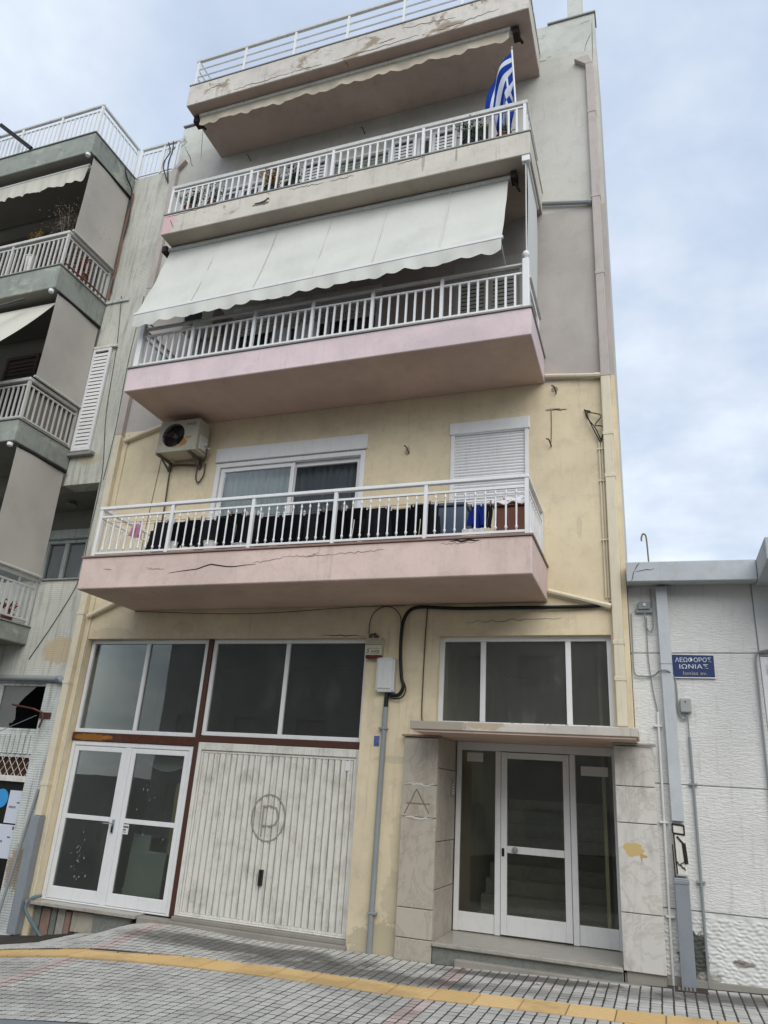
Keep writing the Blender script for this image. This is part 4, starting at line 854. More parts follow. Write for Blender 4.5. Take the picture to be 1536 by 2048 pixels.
a4 = awning('awning', 'rolled up beige awning with scalloped edge under the roof slab', -7.1, -1.48, (-.9, 12.88), (-.96, 12.87), .21, m_awn4, 26, arms=False)
part(a4, 'front_channel', B(-7.12, -1.46, -1.0, -.97, 12.86, 12.925), m_dirtywhite, .004)
for x in (-7.2, -1.38):
    part(a4, 'bracket', MB().box(x-.05, x+.05, -.98, -.8, 12.78, 12.925).tube([(x, -.9, 12.86), (x+.08, -.75, 12.8)], .025, 6), plain('rusty_bracket_iron', (.03, .022, .018, 1), .8), .008)
for x in (-7.32, -1.42):
    part(a2, 'bracket', MB().box(x-.04, x+.05, -.97, -.8, 9.88, 10.005).tube([(x, -.88, 9.9), (x+.07, -.8, 9.76)], .022, 6), plain('dark_bracket_iron', (.035, .03, .026, 1), .8), .008)
t = thing('side_blind', 'white vertical side blind right of the let down awning', 'blind', (-1.19, -.6, 8.3))
part(t, 'canvas', MB().sheet(lambda u, v: (-1.2+.01*math.sin(v*5), -1.1+.85*u, 9.96-2.0*v), 6, 12, (.004, 0, 0)), m_blindw, smooth=True)
part(t, 'tube', MB().tube([(-1.2, -1.15, 9.96), (-1.2, -.2, 9.96)], .035, 8), m_greyrail, smooth=True)
part(t, 'bottom_tube', MB().tube([(-1.17, -1.15, 7.97), (-1.17, -.2, 7.97)], .02, 8), m_greyrail, smooth=True)
part(t, 'cap', B(-1.26, -1.15, -1.2, -1.12, 9.9, 10.0), m_whitep, .008)
solo('blind_pole', MB().tube([(-1.21, -1.15, 8.25), (-1.21, -1.15, 9.95)], .01, 6), m_greyrail, 'thin grey vertical pole in front of the white side blind', 'pole')

# air conditioner ----------------------------------------------------------------
ac = thing('air_conditioner', 'old rusty cream air conditioner unit with dark fan under the rose balcony', 'air conditioner', (-6.8, -.2, 6.4))
m_ac = plaster('aged_cream_enamel', srgb(176, 172, 156), .5, patches=[(-6.72, 6.55, .09, .09, srgb(160, 112, 52), .9), (-6.62, 6.62, .07, .03, srgb(166, 124, 66), .7), (-6.8, 6.47, .12, .03, srgb(170, 130, 80), .6)], bump=.15, rough=.5)
X0, X1, Y0, Y1, Z0, Z1 = -7.17, -6.45, -.38, -.07, 6.42, 6.93
fcx, fcz, fr_ = X0+.27, (Z0+Z1)/2, .205
hous = MB(); NS = 32
ring = [(fcx+fr_*math.cos(2*PI*k/NS), fcz+fr_*math.sin(2*PI*k/NS)) for k in range(NS)]
def edge_pt(a):
    c_, s_ = math.cos(a), math.sin(a); ts = []
    if c_ > 1e-6: ts.append((X1-fcx)/c_)
    if c_ < -1e-6: ts.append((X0-fcx)/c_)
    if s_ > 1e-6: ts.append((Z1-fcz)/s_)
    if s_ < -1e-6: ts.append((Z0-fcz)/s_)
    t_ = min(ts); return (fcx+c_*t_, fcz+s_*t_)
angs = sorted([2*PI*k/NS for k in range(NS)] + [math.atan2(z-fcz, x-fcx) % (2*PI) for x in (X0, X1) for z in (Z0, Z1)])
na = len(angs)
hous.v += [(fcx+fr_*math.cos(a), Y0, fcz+fr_*math.sin(a)) for a in angs] + [(edge_pt(a)[0], Y0, edge_pt(a)[1]) for a in angs] + [(fcx+fr_*math.cos(a), Y0+.06, fcz+fr_*math.sin(a)) for a in angs]
hous.f += [(i, (i+1) % na, na+(i+1) % na, na+i) for i in range(na)] + [(2*na+i, 2*na+(i+1) % na, (i+1) % na, i) for i in range(na)]
b = len(hous.v); hous.v += [(X0, Y0, Z0), (X1, Y0, Z0), (X1, Y1, Z0), (X0, Y1, Z0), (X0, Y0, Z1), (X1, Y0, Z1), (X1, Y1, Z1), (X0, Y1, Z1)]
hous.f += [tuple(b+i for i in q) for q in ((0, 3, 2, 1), (4, 5, 6, 7), (1, 2, 6, 5), (2, 3, 7, 6), (3, 0, 4, 7))]
part(ac, 'housing', hous, m_ac)
fan = part(ac, 'fan', MB().tube([(fcx, Y0+.1, fcz), (fcx, Y0+.11, fcz)], .2, 24), m_dark)
for k in range(3):
    a = k*2*PI/3+.4; part(fan, 'blade', MB().hexa([(fcx+.03*math.cos(a), Y0+.09, fcz+.03*math.sin(a)), (fcx+.18*math.cos(a-.3), Y0+.08, fcz+.18*math.sin(a-.3)), (fcx+.03*math.cos(a+1), Y0+.06, fcz+.03*math.sin(a+1)), (fcx+.18*math.cos(a+.5), Y0+.04, fcz+.18*math.sin(a+.5))] + [(fcx+.03*math.cos(a), Y0+.094, fcz+.03*math.sin(a)), (fcx+.18*math.cos(a-.3), Y0+.084, fcz+.18*math.sin(a-.3)), (fcx+.03*math.cos(a+1), Y0+.064, fcz+.03*math.sin(a+1)), (fcx+.18*math.cos(a+.5), Y0+.044, fcz+.18*math.sin(a+.5))]), plain('grey_fan_plastic', (.07, .065, .06, 1)))
part(fan, 'hub', MB().tube([(fcx, Y0+.02, fcz), (fcx, Y0+.08, fcz)], .032, 12), m_greyrail, smooth=True)
gr = MB()
for k in range(1, 10):
    rad = fr_*k/10; gr.tube([(fcx+rad*math.cos(2*PI*q/24), Y0+.003, fcz+rad*math.sin(2*PI*q/24)) for q in range(25)], .0022, 4, False)
for k in range(8):
    a = PI*k/8; gr.tube([(fcx-fr_*math.cos(a), Y0, fcz-fr_*math.sin(a)), (fcx+fr_*math.cos(a), Y0, fcz+fr_*math.sin(a))], .0025, 4)
part(ac, 'fan_grille', gr, plain('black_grille_wire', (.02, .018, .016, 1)))
text(ac, 'lettering', 'INAZE', .055, (-6.6, Y0-.002, 6.83), FACE, plain('faded_grey_print', (.12, .12, .12, 1)), shear=.25)
part(ac, 'base_flange', B(X0-.01, X1+.01, Y0-.012, Y1+.01, Z0-.035, Z0-.001), m_ac, .005)
for x in (X0+.03, X1-.12):
    part(ac, 'bracket', MB().box(x-.02, x+.02, Y0-.02, -.001, Z0-.07, Z0-.036).box(x-.02, x+.02, -.04, -.002, Z0-.2, Z0-.071).hexa([(x-.012, Y0+.1, Z0-.075), (x+.012, Y0+.1, Z0-.075), (x-.012, -.04, Z0-.2), (x+.012, -.04, Z0-.2), (x-.012, Y0+.13, Z0-.072), (x+.012, Y0+.13, Z0-.072), (x-.012, -.04, Z0-.17), (x+.012, -.04, Z0-.17)]), painted('dull_bracket_steel', srgb(96, 92, 82), .6, .4))
part(ac, 'service_valve', MB().tube([(X1, -.2, 6.55), (X1+.07, -.2, 6.55)], .022, 8).tube([(X1, -.14, 6.5), (X1+.09, -.14, 6.5)], .018, 8).box(X1, X1+.02, -.3, -.12, 6.44, 6.68), m_greyrail)
part(ac, 'pipe_loop', MB().tube(smoothpts([(X1+.06, -.16, 6.5), (X1+.02, -.12, 6.32), (X1-.12, -.05, 6.3), (X1-.16, -.03, 6.1), (X1-.1, -.03, 5.98), (X1-.02, -.03, 6.1), (X1-.02, -.03, 6.3)]), .012, 6), m_wire, smooth=True)
part(ac, 'drain_hose', MB().tube(smoothpts([(X1-.02, -.1, 6.35), (X1-.1, -.05, 6.28), (X1-.3, -.03, 6.3), (-7.08, -.03, 6.32), (-7.12, -.03, 6.2), (-7.1, -.03, 5.6), (-7.1, -.03, 5.0), (-7.09, -.03, 4.45)]), .013, 6), m_wire, smooth=True)
cable('thin_wall_wire', [(-7.35, -.01, 6.5), (-7.37, -.01, 6.0), (-7.4, -.01, 5.3), (-7.41, -.01, 4.5)], .004, m_wire, 'thin wire on the yellow wall left of the air conditioner pipe', 'wire')

# laundry on the first floor balcony ----------------------------------------------
ln = thing('clothes_line', 'two thin washing lines strung along the first floor balcony', 'clothes line', (-4, -.9, 5))
for y, z in ((-.95, 4.99), (-.75, 5.03)): part(ln, 'line', MB().tube([(-7.2, y, z+.02), (-5.5, y, z-.01), (-4, y, z-.02), (-2.6, y, z-.01), (-1.25, y, z+.02)], .003, 4), m_wire)
def garment(x, w_, top, h, y, kind, mat, label, seed, cat='garment', grp='black clothes on the washing line'):
    rr = random.Random(seed); a, b = x, x+w_
    pr = [rr.uniform(-1, 1) for _ in range(4)]
    def f(u, v):
        fold = (.018*math.sin(u*9+pr[0]*3)+.012*math.sin(u*19+pr[1]*5))*(.3+v)
        inset = (.06*w_*math.sin(v*PI*.5)*(pr[2]))
        hem = 1+.03*math.sin(u*7+pr[3]*4)
        return (a+inset+(b-a-2*inset)*u, y+fold, top-.01*math.sin(PI*u)-h*v*hem)
    mb_ = MB().sheet(f, 12, 8, (0, .012, 0))
    if kind == 'shirt':                        # hung by the hem: sleeves hang beside the body
        for s_ in (0, 1):
            xa = a-.02 if s_ == 0 else b-.05
            mb_.sheet(lambda u, v: (xa+.07*u+(.03*v if s_ else -.03*v), y-.02+.012*math.sin(u*6+v*4), top-.3*h-h*.62*v), 3, 5, (0, .01, 0))
    if kind == 'trousers':
        mb_ = MB()
        for s_ in (0, 1):
            xa = a+(b-a)*.52*s_; mb_.sheet(lambda u, v: (xa+(b-a)*.47*u+.01*math.sin(v*5), y+(.015*math.sin(u*6+pr[0]*3))*(.4+v), top-h*v), 5, 8, (0, .012, 0))
        mb_.sheet(lambda u, v: (a+(b-a)*u, y-.004, top-h*.3*v), 6, 3, (0, .014, 0))
    t = thing('garment', label, cat, (x+w_/2, y, top), grp)
    part(t, 'cloth', mb_, mat, smooth=True)
    for q in (.15, .85): part(t, 'peg', B(a+(b-a)*q-.006, a+(b-a)*q+.006, y-.015, y+.025, top-.03, top+.045), m_white if rr.random() < .7 else m_twig)
    return t
xs = [(-6.5, .2, 'shirt', 'leftmost black top on the line'), (-6.24, .26, 'shirt', 'black top hung just right of the second railing post'), (-5.96, .25, 'trousers', 'short black trousers on the line left of the sliding window'), (-5.69, .2, 'shirt', 'black vest hung under the left edge of the sliding window'),
      (-5.47, .17, 'shirt', 'narrow black top with bunched shoulders on the line below the left net curtain'), (-5.27, .2, 'trousers', 'black leggings with pegs standing up left of the third railing post'), (-5.05, .2, 'shirt', 'crumpled black top just left of the third railing post'), (-4.82, .28, 'shirt', 'wide black top just right of the third railing post'),
      (-4.52, .3, 'trousers', 'black trousers hung under the window mullion'), (-4.2, .26, 'shirt', 'black top hung midway between the window mullion and the fourth post'), (-3.92, .3, 'shirt', 'wide black sweater left of the fourth railing post'), (-3.6, .26, 'trousers', 'black trousers directly behind the fourth railing post'),
      (-3.32, .3, 'shirt', 'black top on the line just right of the fourth post'), (-3.0, .3, 'shirt', 'long black sweater between the fourth and fifth posts'), (-2.68, .2, 'trousers', 'rightmost black trousers, left of the fifth post'), (-2.46, .1, 'shirt', 'narrow black strip of cloth right of the fifth post')]
for i, (x, w_, k, lb) in enumerate(xs):
    tall = .6 if i > 3 else .48
    garment(x-.02, w_*1.16+.02, 4.98+(.04 if 3 < i < 7 else 0)+random.uniform(-.02, .012), tall+random.uniform(-.12, .05), -.93+random.uniform(-.03, .06), k, m_cloth if i % 3 else m_cloth2, lb, i)
garment(-6.86, .13, 4.98, .2, -.93, 'shirt', m_pinkc, 'small pink cloth hanging at the left end of the washing line', 60, 'cloth', None)
garment(-1.94, .15, 4.94, .3, -.9, 'shirt', m_blue, 'royal blue top hanging between the slate box and the brown box', 61, 'garment', None)
garment(-1.79, .1, 4.94, .3, -.88, 'trousers', m_cloth2, 'dark shorts hanging right beside the royal blue top', 62, 'garment', None)
t = thing('storage_box', 'slate blue storage box on the first floor balcony right of the black laundry', 'box', (-2.27, -.5, 4.4)); part(t, 'body', B(-2.48, -2.05, -.75, -.3, 4.42, 5.0), m_slate, .02); part(t, 'lid', B(-2.5, -2.03, -.77, -.28, 5.001, 5.05), m_slate, .015)
t = thing('storage_box', 'brown box at the right end of the first floor balcony', 'box', (-1.5, -.5, 4.4)); part(t, 'body', B(-1.68, -1.27, -.8, -.4, 4.55, 4.93), m_brownbox, .02); part(t, 'rim', B(-1.7, -1.25, -.82, -.38, 4.931, 4.955), m_brownbox, .008)
solo('low_white_box', B(-2.0, -1.72, -1.1, -.85, 4.415, 4.56), m_dirtywhite, 'low white box on the balcony floor under the royal blue top', 'box', bevel=.01)
solo('grey_crate', B(-1.69, -1.26, -.95, -.5, 4.415, 4.54), m_concr, 'grey brown crate under the brown box', 'crate', bevel=.01)
mw = Mat('white_plastic_red_print', .4, .4); rn = mw.noise(14, detail=2); mw_ = mw.color(mw.mix(mw.ramp(rn, .58, .62), (.75, .76, .78, 1), srgb(170, 70, 80)))
solo('plastic_bag', MB().sheet(lambda u, v: (-1.7+.42*u, -.84+.28*v+.01*math.sin(u*17), 4.965+.14*math.sin(PI*v*.9)*(.6+.5*u)+.02*math.sin(u*13+v*7)), 14, 8, (0, .004, -.01)), mw_, 'white plastic sheet with red print lying on the brown box', 'plastic sheet', smooth=True)
for (x, r_, h_, lb, nm, mt) in ((-6.03, .05, .2, 'white ribbed plastic bottle rack under the left laundry', 'plastic_container', m_dirtywhite), (-5.45, .09, .17, 'white ribbed laundry basket behind the railing left of the third post', 'laundry_basket', m_dirtywhite), (-4.95, .14, .09, 'round pale bowl behind the railing near the third post', 'bowl', m_greyrail), (-4.5, .06, .1, 'small pale bucket behind the railing right of the third post', 'bucket', m_slate if False else m_greyrail), (-3.3, .03, .09, 'small white bottle on the balcony floor below the black laundry', 'bottle', m_whitep)):
    t = thing(nm, lb, nm.split('_')[-1], (x, -1.05, 4.4)); part(t, 'body', MB().lathe([(r_*.8, 0), (r_*.85, h_*.1), (r_, h_*.9), (r_*1.06, h_), (r_*.95, h_), (r_*.8, h_*.15)], (x, -1.05, 4.415), 16), mt, smooth=True)
    part(t, 'rim', MB().tube([(x+r_*1.05*math.cos(2*PI*k/16), -1.05+r_*1.05*math.sin(2*PI*k/16), 4.415+h_) for k in range(17)], .006, 5, False), mt)

# flag -----------------------------------------------------------------------------
fl = thing('greek_flag', 'blue and white striped flag with a cross drooping from a white pole', 'flag', (-1.33, -1.0, 11.0))
P0, P1 = Vector((-1.335, -1.02, 10.45)), Vector((-1.43, -1.02, 12.36))
part(fl, 'pole', MB().tube([P0, P1], .014, 8), m_whitep, smooth=True)
part(fl, 'finial', MB().lathe([(.01, 0), (.022, .01), (.02, .03), (.01, .05), (.014, .06), (.003, .09)], P1, 8), m_galv, smooth=True)
mf = Mat('flag_cloth', .85, .1)
uvn = mf.n('ShaderNodeUVMap'); spx = mf.n('ShaderNodeSeparateXYZ'); mf.l(uvn.outputs[0], spx.inputs[0]); U, V = spx.outputs[0], spx.outputs[1]
def lt(a, b): return mf.math('LESS_THAN', a, b)
def gt(a, b): return mf.math('GREATER_THAN', a, b)
strp = lt(mf.math('MODULO', mf.math('FLOOR', mf.math('MULTIPLY', mf.math('SUBTRACT', 1.0, V), 9), 0), 2), .5)        # 1 = blue
cant = mf.math('MULTIPLY', lt(U, 10/27), gt(V, 4/9))
cu_ = lt(mf.math('ABSOLUTE', mf.math('SUBTRACT', U, 5/27), 0), 1/27); cv_ = lt(mf.math('ABSOLUTE', mf.math('SUBTRACT', V, 6.5/9), 0), .5/9)
cross = mf.math('MAXIMUM', cu_, cv_); blue_c = mf.math('SUBTRACT', 1, cross)
q = mf.n('ShaderNodeMix', data_type='FLOAT'); mf.l(cant, q.inputs[0]); mf.l(strp, q.inputs[2]); mf.l(blue_c, q.inputs[3])
m_flag = mf.color(mf.mix(q.outputs[0], srgb(200, 204, 216), srgb(20, 56, 140)))
NU, NV = 40, 24
fm = MB(); H_, LN = .78, 1.17
def fpt(u, v):                                # v 1 = top of hoist
    base = P0.lerp(P1, .5+.46*v)
    e_ = 1-math.exp(-2.6*u)
    fy = (.05*math.sin(u*7+v*5)+.035*math.sin(v*13+u*2))*min(1, u*4)
    fx = .02*math.sin(v*12+u*5)*min(1, u*3)
    return (base.x-.012-(.05+.36*v)*e_+fx, base.y-.01+fy+.05*u, base.z-(.62*u+.5*u*u)*(1.0-.12*v))
fm.sheet(fpt, NU, NV)
me = fm.mesh('flag_cloth', m_flag, True); uvl = me.uv_layers.new(name='UVMap')
for lp in me.loops:
    i = lp.vertex_index; uvl.data[lp.index].uv = ((i % (NU+1))/NU, 1-(i//(NU+1))/NV)
link('cloth', me, fl)

# plants ------------------------------------------------------------------------------
def plant(name, label, x, y, z, pot_r, pot_h, r, h, mat, n, seed, potmat=None, stems=6, leaf=.04, cat='plant', grp='potted plants on the balconies', twig=None):
    rr = random.Random(seed); t = thing(name, label, cat, (x, y, z), grp)
    part(t, 'pot', MB().lathe([(pot_r*.7, 0), (pot_r, pot_h), (pot_r*1.1, pot_h), (pot_r*1.1, pot_h+.02), (pot_r*.9, pot_h+.02), (pot_r*.85, pot_h*.8)], (x, y, z), 12), potmat or m_clay, smooth=True)
    sb = MB(); lb = MB(); tips = []
    for s_ in range(stems):
        a = rr.uniform(0, 2*PI); rad = r*rr.uniform(.3, 1); top = Vector((x+rad*math.cos(a), y+rad*math.sin(a)*.7, z+pot_h+h*rr.uniform(.5, 1)))
        p0 = Vector((x, y, z+pot_h*.8)); mid = p0.lerp(top, .5)+Vector((rr.uniform(-.05, .05), 0, .06)); pts = smoothpts([p0, mid, top], 4); sb.tube(pts, [.006*(1-.6*i/len(pts)) for i in range(len(pts))], 4); tips += pts[2:]
    for _ in range(n):
        p = rr.choice(tips)+Vector((rr.gauss(0, r*.22), rr.gauss(0, r*.2), rr.gauss(0, h*.12))); d = Vector((rr.uniform(-1, 1), rr.uniform(-1, 1), rr.uniform(-.4, 1))).normalized(); w_ = d.cross(Vector((rr.uniform(-1, 1), rr.uniform(-1, 1), .3))).normalized()*leaf*.35; L = leaf*rr.uniform(.6, 1.4)
        b_ = len(lb.v); lb.v += [tuple(p), tuple(p+d*L*.5+w_), tuple(p+d*L), tuple(p+d*L*.5-w_)]; lb.f.append((b_, b_+1, b_+2, b_+3))
    part(t, 'stems', sb, twig or m_twig); part(t, 'foliage', lb, mat, kind='stuff'); return t
plant('potted_plant', 'bushy dark green plant at the left end of the third floor balcony', -6.9, -1.0, 10.45, .11, .2, .22, .36, m_leaf, 500, 1)
plant('potted_plant', 'dark green plant beside the bushy one on the third floor balcony', -6.45, -1.0, 10.45, .1, .18, .2, .34, m_leafg, 300, 2)
plant('potted_plant', 'plant with ochre brown flowers behind the third floor railing', -5.35, -1.0, 10.45, .11, .22, .22, .34, m_leafy, 600, 3, potmat=m_dark)
plant('potted_plant', 'dark leafy plant just right of the ochre flowered one', -4.98, -1.0, 10.45, .1, .2, .17, .3, m_leaf, 350, 4, potmat=m_dark)
plant('potted_plant', 'dark tangled plant left of the flag behind the railing', -2.05, -1.0, 10.45, .11, .22, .26, .36, m_leaf, 400, 5, potmat=m_dark)
plant('potted_plant', 'small green plant under the flag', -1.55, -1.03, 10.45, .1, .14, .12, .18, m_leafg, 260, 6)
solo('bare_vase', MB().lathe([(.03, 0), (.045, .05), (.05, .12), (.03, .2), (.04, .24)], (-5.62, -.9, 10.45), 10), m_dark, 'dark slim vase between the ochre flowers and the balcony door', 'vase', smooth=True)

# ------------------------------------------------------------------ LEFT APARTMENT BLOCK
b2 = thing('old_apartment_building', 'old grey green apartment block with mossy balconies left of the yellow one', 'building', (-11, 0, -.6))
def q2(name, mb, mat, bevel=0, label=None, parent=b2, smooth=False): return part(parent, name, mb, mat, bevel, label, smooth)
q2('wall', B(-9.28, -8.335, 0, .3, 6.16, 12.93), m_b2); q2('wall', B(-8.52, -8.335, 0, .3, 2.92, 6.156), m_b2); q2('wall', B(-16, -8.524, 0, .3, 2.92, 4.47), m_b2)
q2('lintel_band', B(-9.28, -8.75, -.03, -.001, 9.86, 9.92), m_b2p, .006); q2('lower_wall', B(-8.69, -8.345, -.015, .3, -.7, 2.84), m_b2p, label='pale ribbed pier beside the broken shop window')
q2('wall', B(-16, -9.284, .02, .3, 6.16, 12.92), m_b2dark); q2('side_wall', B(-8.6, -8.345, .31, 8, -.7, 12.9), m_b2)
q2('roof', B(-16, -8.345, .3, 8, 12.7, 12.95), m_b2slab)
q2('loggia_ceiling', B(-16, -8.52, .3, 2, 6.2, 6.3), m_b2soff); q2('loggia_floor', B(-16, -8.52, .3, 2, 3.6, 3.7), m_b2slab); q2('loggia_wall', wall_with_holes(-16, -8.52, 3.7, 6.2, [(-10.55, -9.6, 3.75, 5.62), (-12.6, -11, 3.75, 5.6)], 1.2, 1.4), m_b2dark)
q2('loggia_sill', B(-9.28, -8.5, -.03, .3, 4.472, 4.5), m_ledgeg, .005)
w = q2('loggia_window', MB().frame(-10.55, -9.6, 3.75, 5.62, .06, 1.18, 1.28), m_b2p, .004, 'dark framed window inside the shaded loggia'); part(w, 'roller_box', B(-10.6, -9.55, 1.1, 1.19, 5.625, 5.8), m_b2p, .01)
part(w, 'mullion', B(-10.13, -10.05, 1.19, 1.27, 3.81, 5.56), m_b2p); gpane(w, -10.49, -10.13, 3.81, 5.56, 1.23, m_glass); gpane(w, -10.05, -9.66, 3.81, 5.56, 1.23, m_glass)
w = q2('loggia_window', MB().frame(-12.6, -11, 3.75, 5.6, .06, 1.18, 1.28), m_b2p, .004); gpane(w, -12.54, -11.06, 3.81, 5.54, 1.23, m_glass)
solo('ceiling_lamp', MB().lathe([(.09, 0), (.1, .03), (.06, .06), (.05, .1)], (-9.75, .75, 6.1), 12), m_b2soff, 'small round unlit lamp on the ceiling of the shaded loggia', 'lamp', smooth=True)
def slab2(z0, z1, label):
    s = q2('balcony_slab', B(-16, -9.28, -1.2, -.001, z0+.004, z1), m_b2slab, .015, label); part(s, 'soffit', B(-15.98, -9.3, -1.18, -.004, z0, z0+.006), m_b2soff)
    for a in ((-16, -9.26, -1.22, -1.0, z1+.001, z1+.024), (-9.5, -9.26, -.998, -.003, z1+.001, z1+.024)): part(s, 'ledge', B(*a), m_ledgeg, .004)
    return s
slab2(12.45, 12.93, 'mossy grey roof slab edge'); slab2(9.37, 9.85, 'streaked mossy grey upper balcony slab'); slab2(6.44, 6.82, 'blue grey middle balcony slab'); slab2(3.42, 3.7, 'pale grey lowest balcony slab')
def rail2(zb, zlow, zmid, ztop, label, mat=m_greyrail, front=True):
    r = railing(-1.14, zb, zlow, zmid, ztop, [-9.33, -10.6, -11.9, -13.2], 'bar', mat, -13.2, -9.3, label, side_l=False, spacing=.11, top_h=.06, top_w=.07, parent=b2); return r
rail2(9.875, 9.93, 10.5, 10.64, 'white upper balcony railing of the old block'); rail2(6.845, 6.92, 7.48, 7.62, 'white middle balcony railing of the old block'); rail2(3.725, 3.82, 4.32, 4.5, 'white lowest balcony railing of the old block')
# corrugated sheet behind the middle railing
q2('windbreak_panel', B(-9.4, -9.385, -1.08, -.05, 6.9, 7.46), m_b2soff)
rr4 = railing(-1.14, 12.955, 13.0, 13.55, 13.72, [-9.33, -10.3, -11.3, -12.3, -13.2], 'bar', m_whitep, -13.2, -9.3, 'white roof terrace railing of the old block', side_l=False, spacing=.11, top_h=.05, top_w=.05, topmat=m_greyrail, parent=b2)
part(rr4, 'rear_handrail', B(-9.25, -8.36, -.03, .02, 13.67, 13.72), m_greyrail, .006)
for z in (12.97, 13.55): part(rr4, 'rear_rail', B(-9.25, -8.36, -.018, .008, z, z+.03), m_whitep)
bme = B(-.012, .012, -.01, .01, 0, .55).mesh('baluster', m_whitep)
for k in range(8): link('baluster', bme, rr4, (-9.18+k*.11, -.005, 13.0))
for x in (-9.25, -8.7, -8.38): part(rr4, 'post', B(x-.02, x+.02, -.02, .02, 12.94, 13.668), m_whitep)
# side blinds
def blind2(zt, zb_, label):
    t = thing('side_blind', label, 'blind', (-9.26, -.6, zb_), 'side blinds of the old block')
    part(t, 'canvas', MB().sheet(lambda u, v: (-9.262+.012*math.sin(u*5+v*3), -1.12+1.05*u, zt-.05-(zt-zb_-.05)*v), 8, 12, (.004, 0, 0)), m_blind, smooth=True)
    part(t, 'bottom_tube', MB().tube([(-9.255, -1.15, zb_), (-9.255, -.05, zb_)], .022, 8), m_greyrail, smooth=True)
    part(t, 'top_tube', MB().tube([(-9.255, -1.12, zt-.04), (-9.255, -.05, zt-.04)], .03, 8), m_black, smooth=True)
    part(t, 'end_cap', MB().lathe([(.03, 0), (.045, .01), (.045, .06), (.02, .07)], (-9.33, -1.2, zt-.09), 10), m_whitep, smooth=True)
blind2(12.44, 10.64, 'grey side blind under the mossy roof slab of the old block'); blind2(9.36, 7.64, 'grey beige side blind between upper and middle balconies of the old block'); blind2(6.43, 4.52, 'grey beige side blind reaching the lowest balcony of the old block')
awning('awning', 'retracted cream awning with scalloped edge under the old block roof slab', -13.0, -9.4, (-.95, 12.33), (-1.05, 12.3), .36, m_awnb2, 16, arms=False)
t = thing('awning', 'extended cream awning with a dark arm over the middle balcony of the old block', 'awning', (-11, -1, 9.2), 'canvas awnings')
AA, AB = Vector((-9.36, -1.0, 9.22)), Vector((-9.36, -1.95, 7.72))
part(t, 'canvas', MB().sheet(lambda u, v: (-13+3.64*u, AA.y+(AB.y-AA.y)*v+.02*math.sin(PI*v), AA.z+(AB.z-AA.z)*v-.02*math.sin(PI*v)), 20, 12, (0, .004, .003)), m_awnb2, smooth=True)
part(t, 'arm', MB().tube([(-9.85, -1.25, 9.2), (-10.45, -2.2, 8.1)], .028, 6), plain('dark_arm_metal', (.05, .05, .05, 1), .5), smooth=True); part(t, 'front_bar', MB().tube([(-13, AB.y, AB.z), (-9.34, AB.y, AB.z)], .02, 6), m_greyrail)
# louvred shutter on the wall
s = q2('louvred_shutter', MB().frame(-9.27, -8.87, 6.78, 8.84, .05, -.055, -.01), m_white, .004, 'white louvred shutter closed over the narrow window')
me = slatm(-9.22, -8.92, -.03, .064, m_white)
for k in range(26): link('slat', me, s, (0, 0, 6.84+k*.074))
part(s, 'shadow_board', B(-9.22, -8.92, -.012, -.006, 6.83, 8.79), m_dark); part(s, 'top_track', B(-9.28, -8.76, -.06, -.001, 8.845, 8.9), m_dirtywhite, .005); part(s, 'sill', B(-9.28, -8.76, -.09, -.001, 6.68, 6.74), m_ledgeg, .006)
# behind the balconies: louvred brown shutters in deep shade
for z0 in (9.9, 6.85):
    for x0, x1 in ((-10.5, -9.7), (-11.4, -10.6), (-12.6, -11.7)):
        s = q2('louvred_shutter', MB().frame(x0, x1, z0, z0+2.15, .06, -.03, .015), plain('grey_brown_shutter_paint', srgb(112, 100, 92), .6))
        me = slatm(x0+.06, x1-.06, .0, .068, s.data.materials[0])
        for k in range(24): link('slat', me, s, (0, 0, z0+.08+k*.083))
t = thing('air_conditioner', 'dark shaded air conditioner on the middle balcony wall of the old block', 'air conditioner', (-9.8, -.2, 8.3)); part(t, 'housing', B(-10.15, -9.5, -.35, -.04, 8.35, 8.85), m_concr, .02); part(t, 'bracket', B(-10.1, -9.55, -.3, -.03, 8.3, 8.349), m_dark)
part(t, 'fan', MB().tube([(-9.95, -.355, 8.6), (-9.95, -.34, 8.6)], .19, 20), m_dark)
cable('downpipe_thin', [(-9.2, -.05, 12.5), (-9.21, -.05, 11.5), (-9.2, -.05, 10.7), (-9.22, -.04, 9.95)], .018, plain('red_brown_pipe', srgb(128, 88, 72), .7), 'thin red brown pipe down the corner beside the upper side blind', 'pipe')
cable('black_cable', [(-9.3, -.35, 12.97), (-9.24, -.25, 12.7), (-9.22, -.08, 12.5), (-9.18, -.05, 11.8), (-9.22, -.05, 11.0), (-9.19, -.05, 10.1)], .014, m_black, 'black cable hanging from the roof terrace corner of the old block')
cable('wall_cable', [(-8.95, -.012, 10.0), (-8.8, -.012, 8.9), (-8.7, -.012, 7.5), (-8.5, -.012, 6.3), (-8.5, -.012, 5.2), (-8.5, -.012, 4.5), (-8.75, -.012, 3.9), (-9.15, -.012, 3.2)], .006, m_wire, 'long thin cable crossing the grey wall past the loggia to the lower balcony')
cable('wall_cable', [(-8.42, -.012, 9.9), (-8.46, -.012, 8.5), (-8.42, -.012, 7.2), (-8.45, -.012, 6.2)], .005, m_wire, 'thin straight cable on the grey wall right of the louvred shutter')
solo('roof_strut', MB().hexa([(-10.86, -1.25, 12.93), (-10.8, -1.25, 12.98), (-10.86, -1.21, 12.93), (-10.8, -1.21, 12.98), (-11.72, -1.4, 13.66), (-11.66, -1.4, 13.71), (-11.72, -1.36, 13.66), (-11.66, -1.36, 13.71)]), m_black, 'black strut leaning across the roof terrace railing of the old block', 'strut')
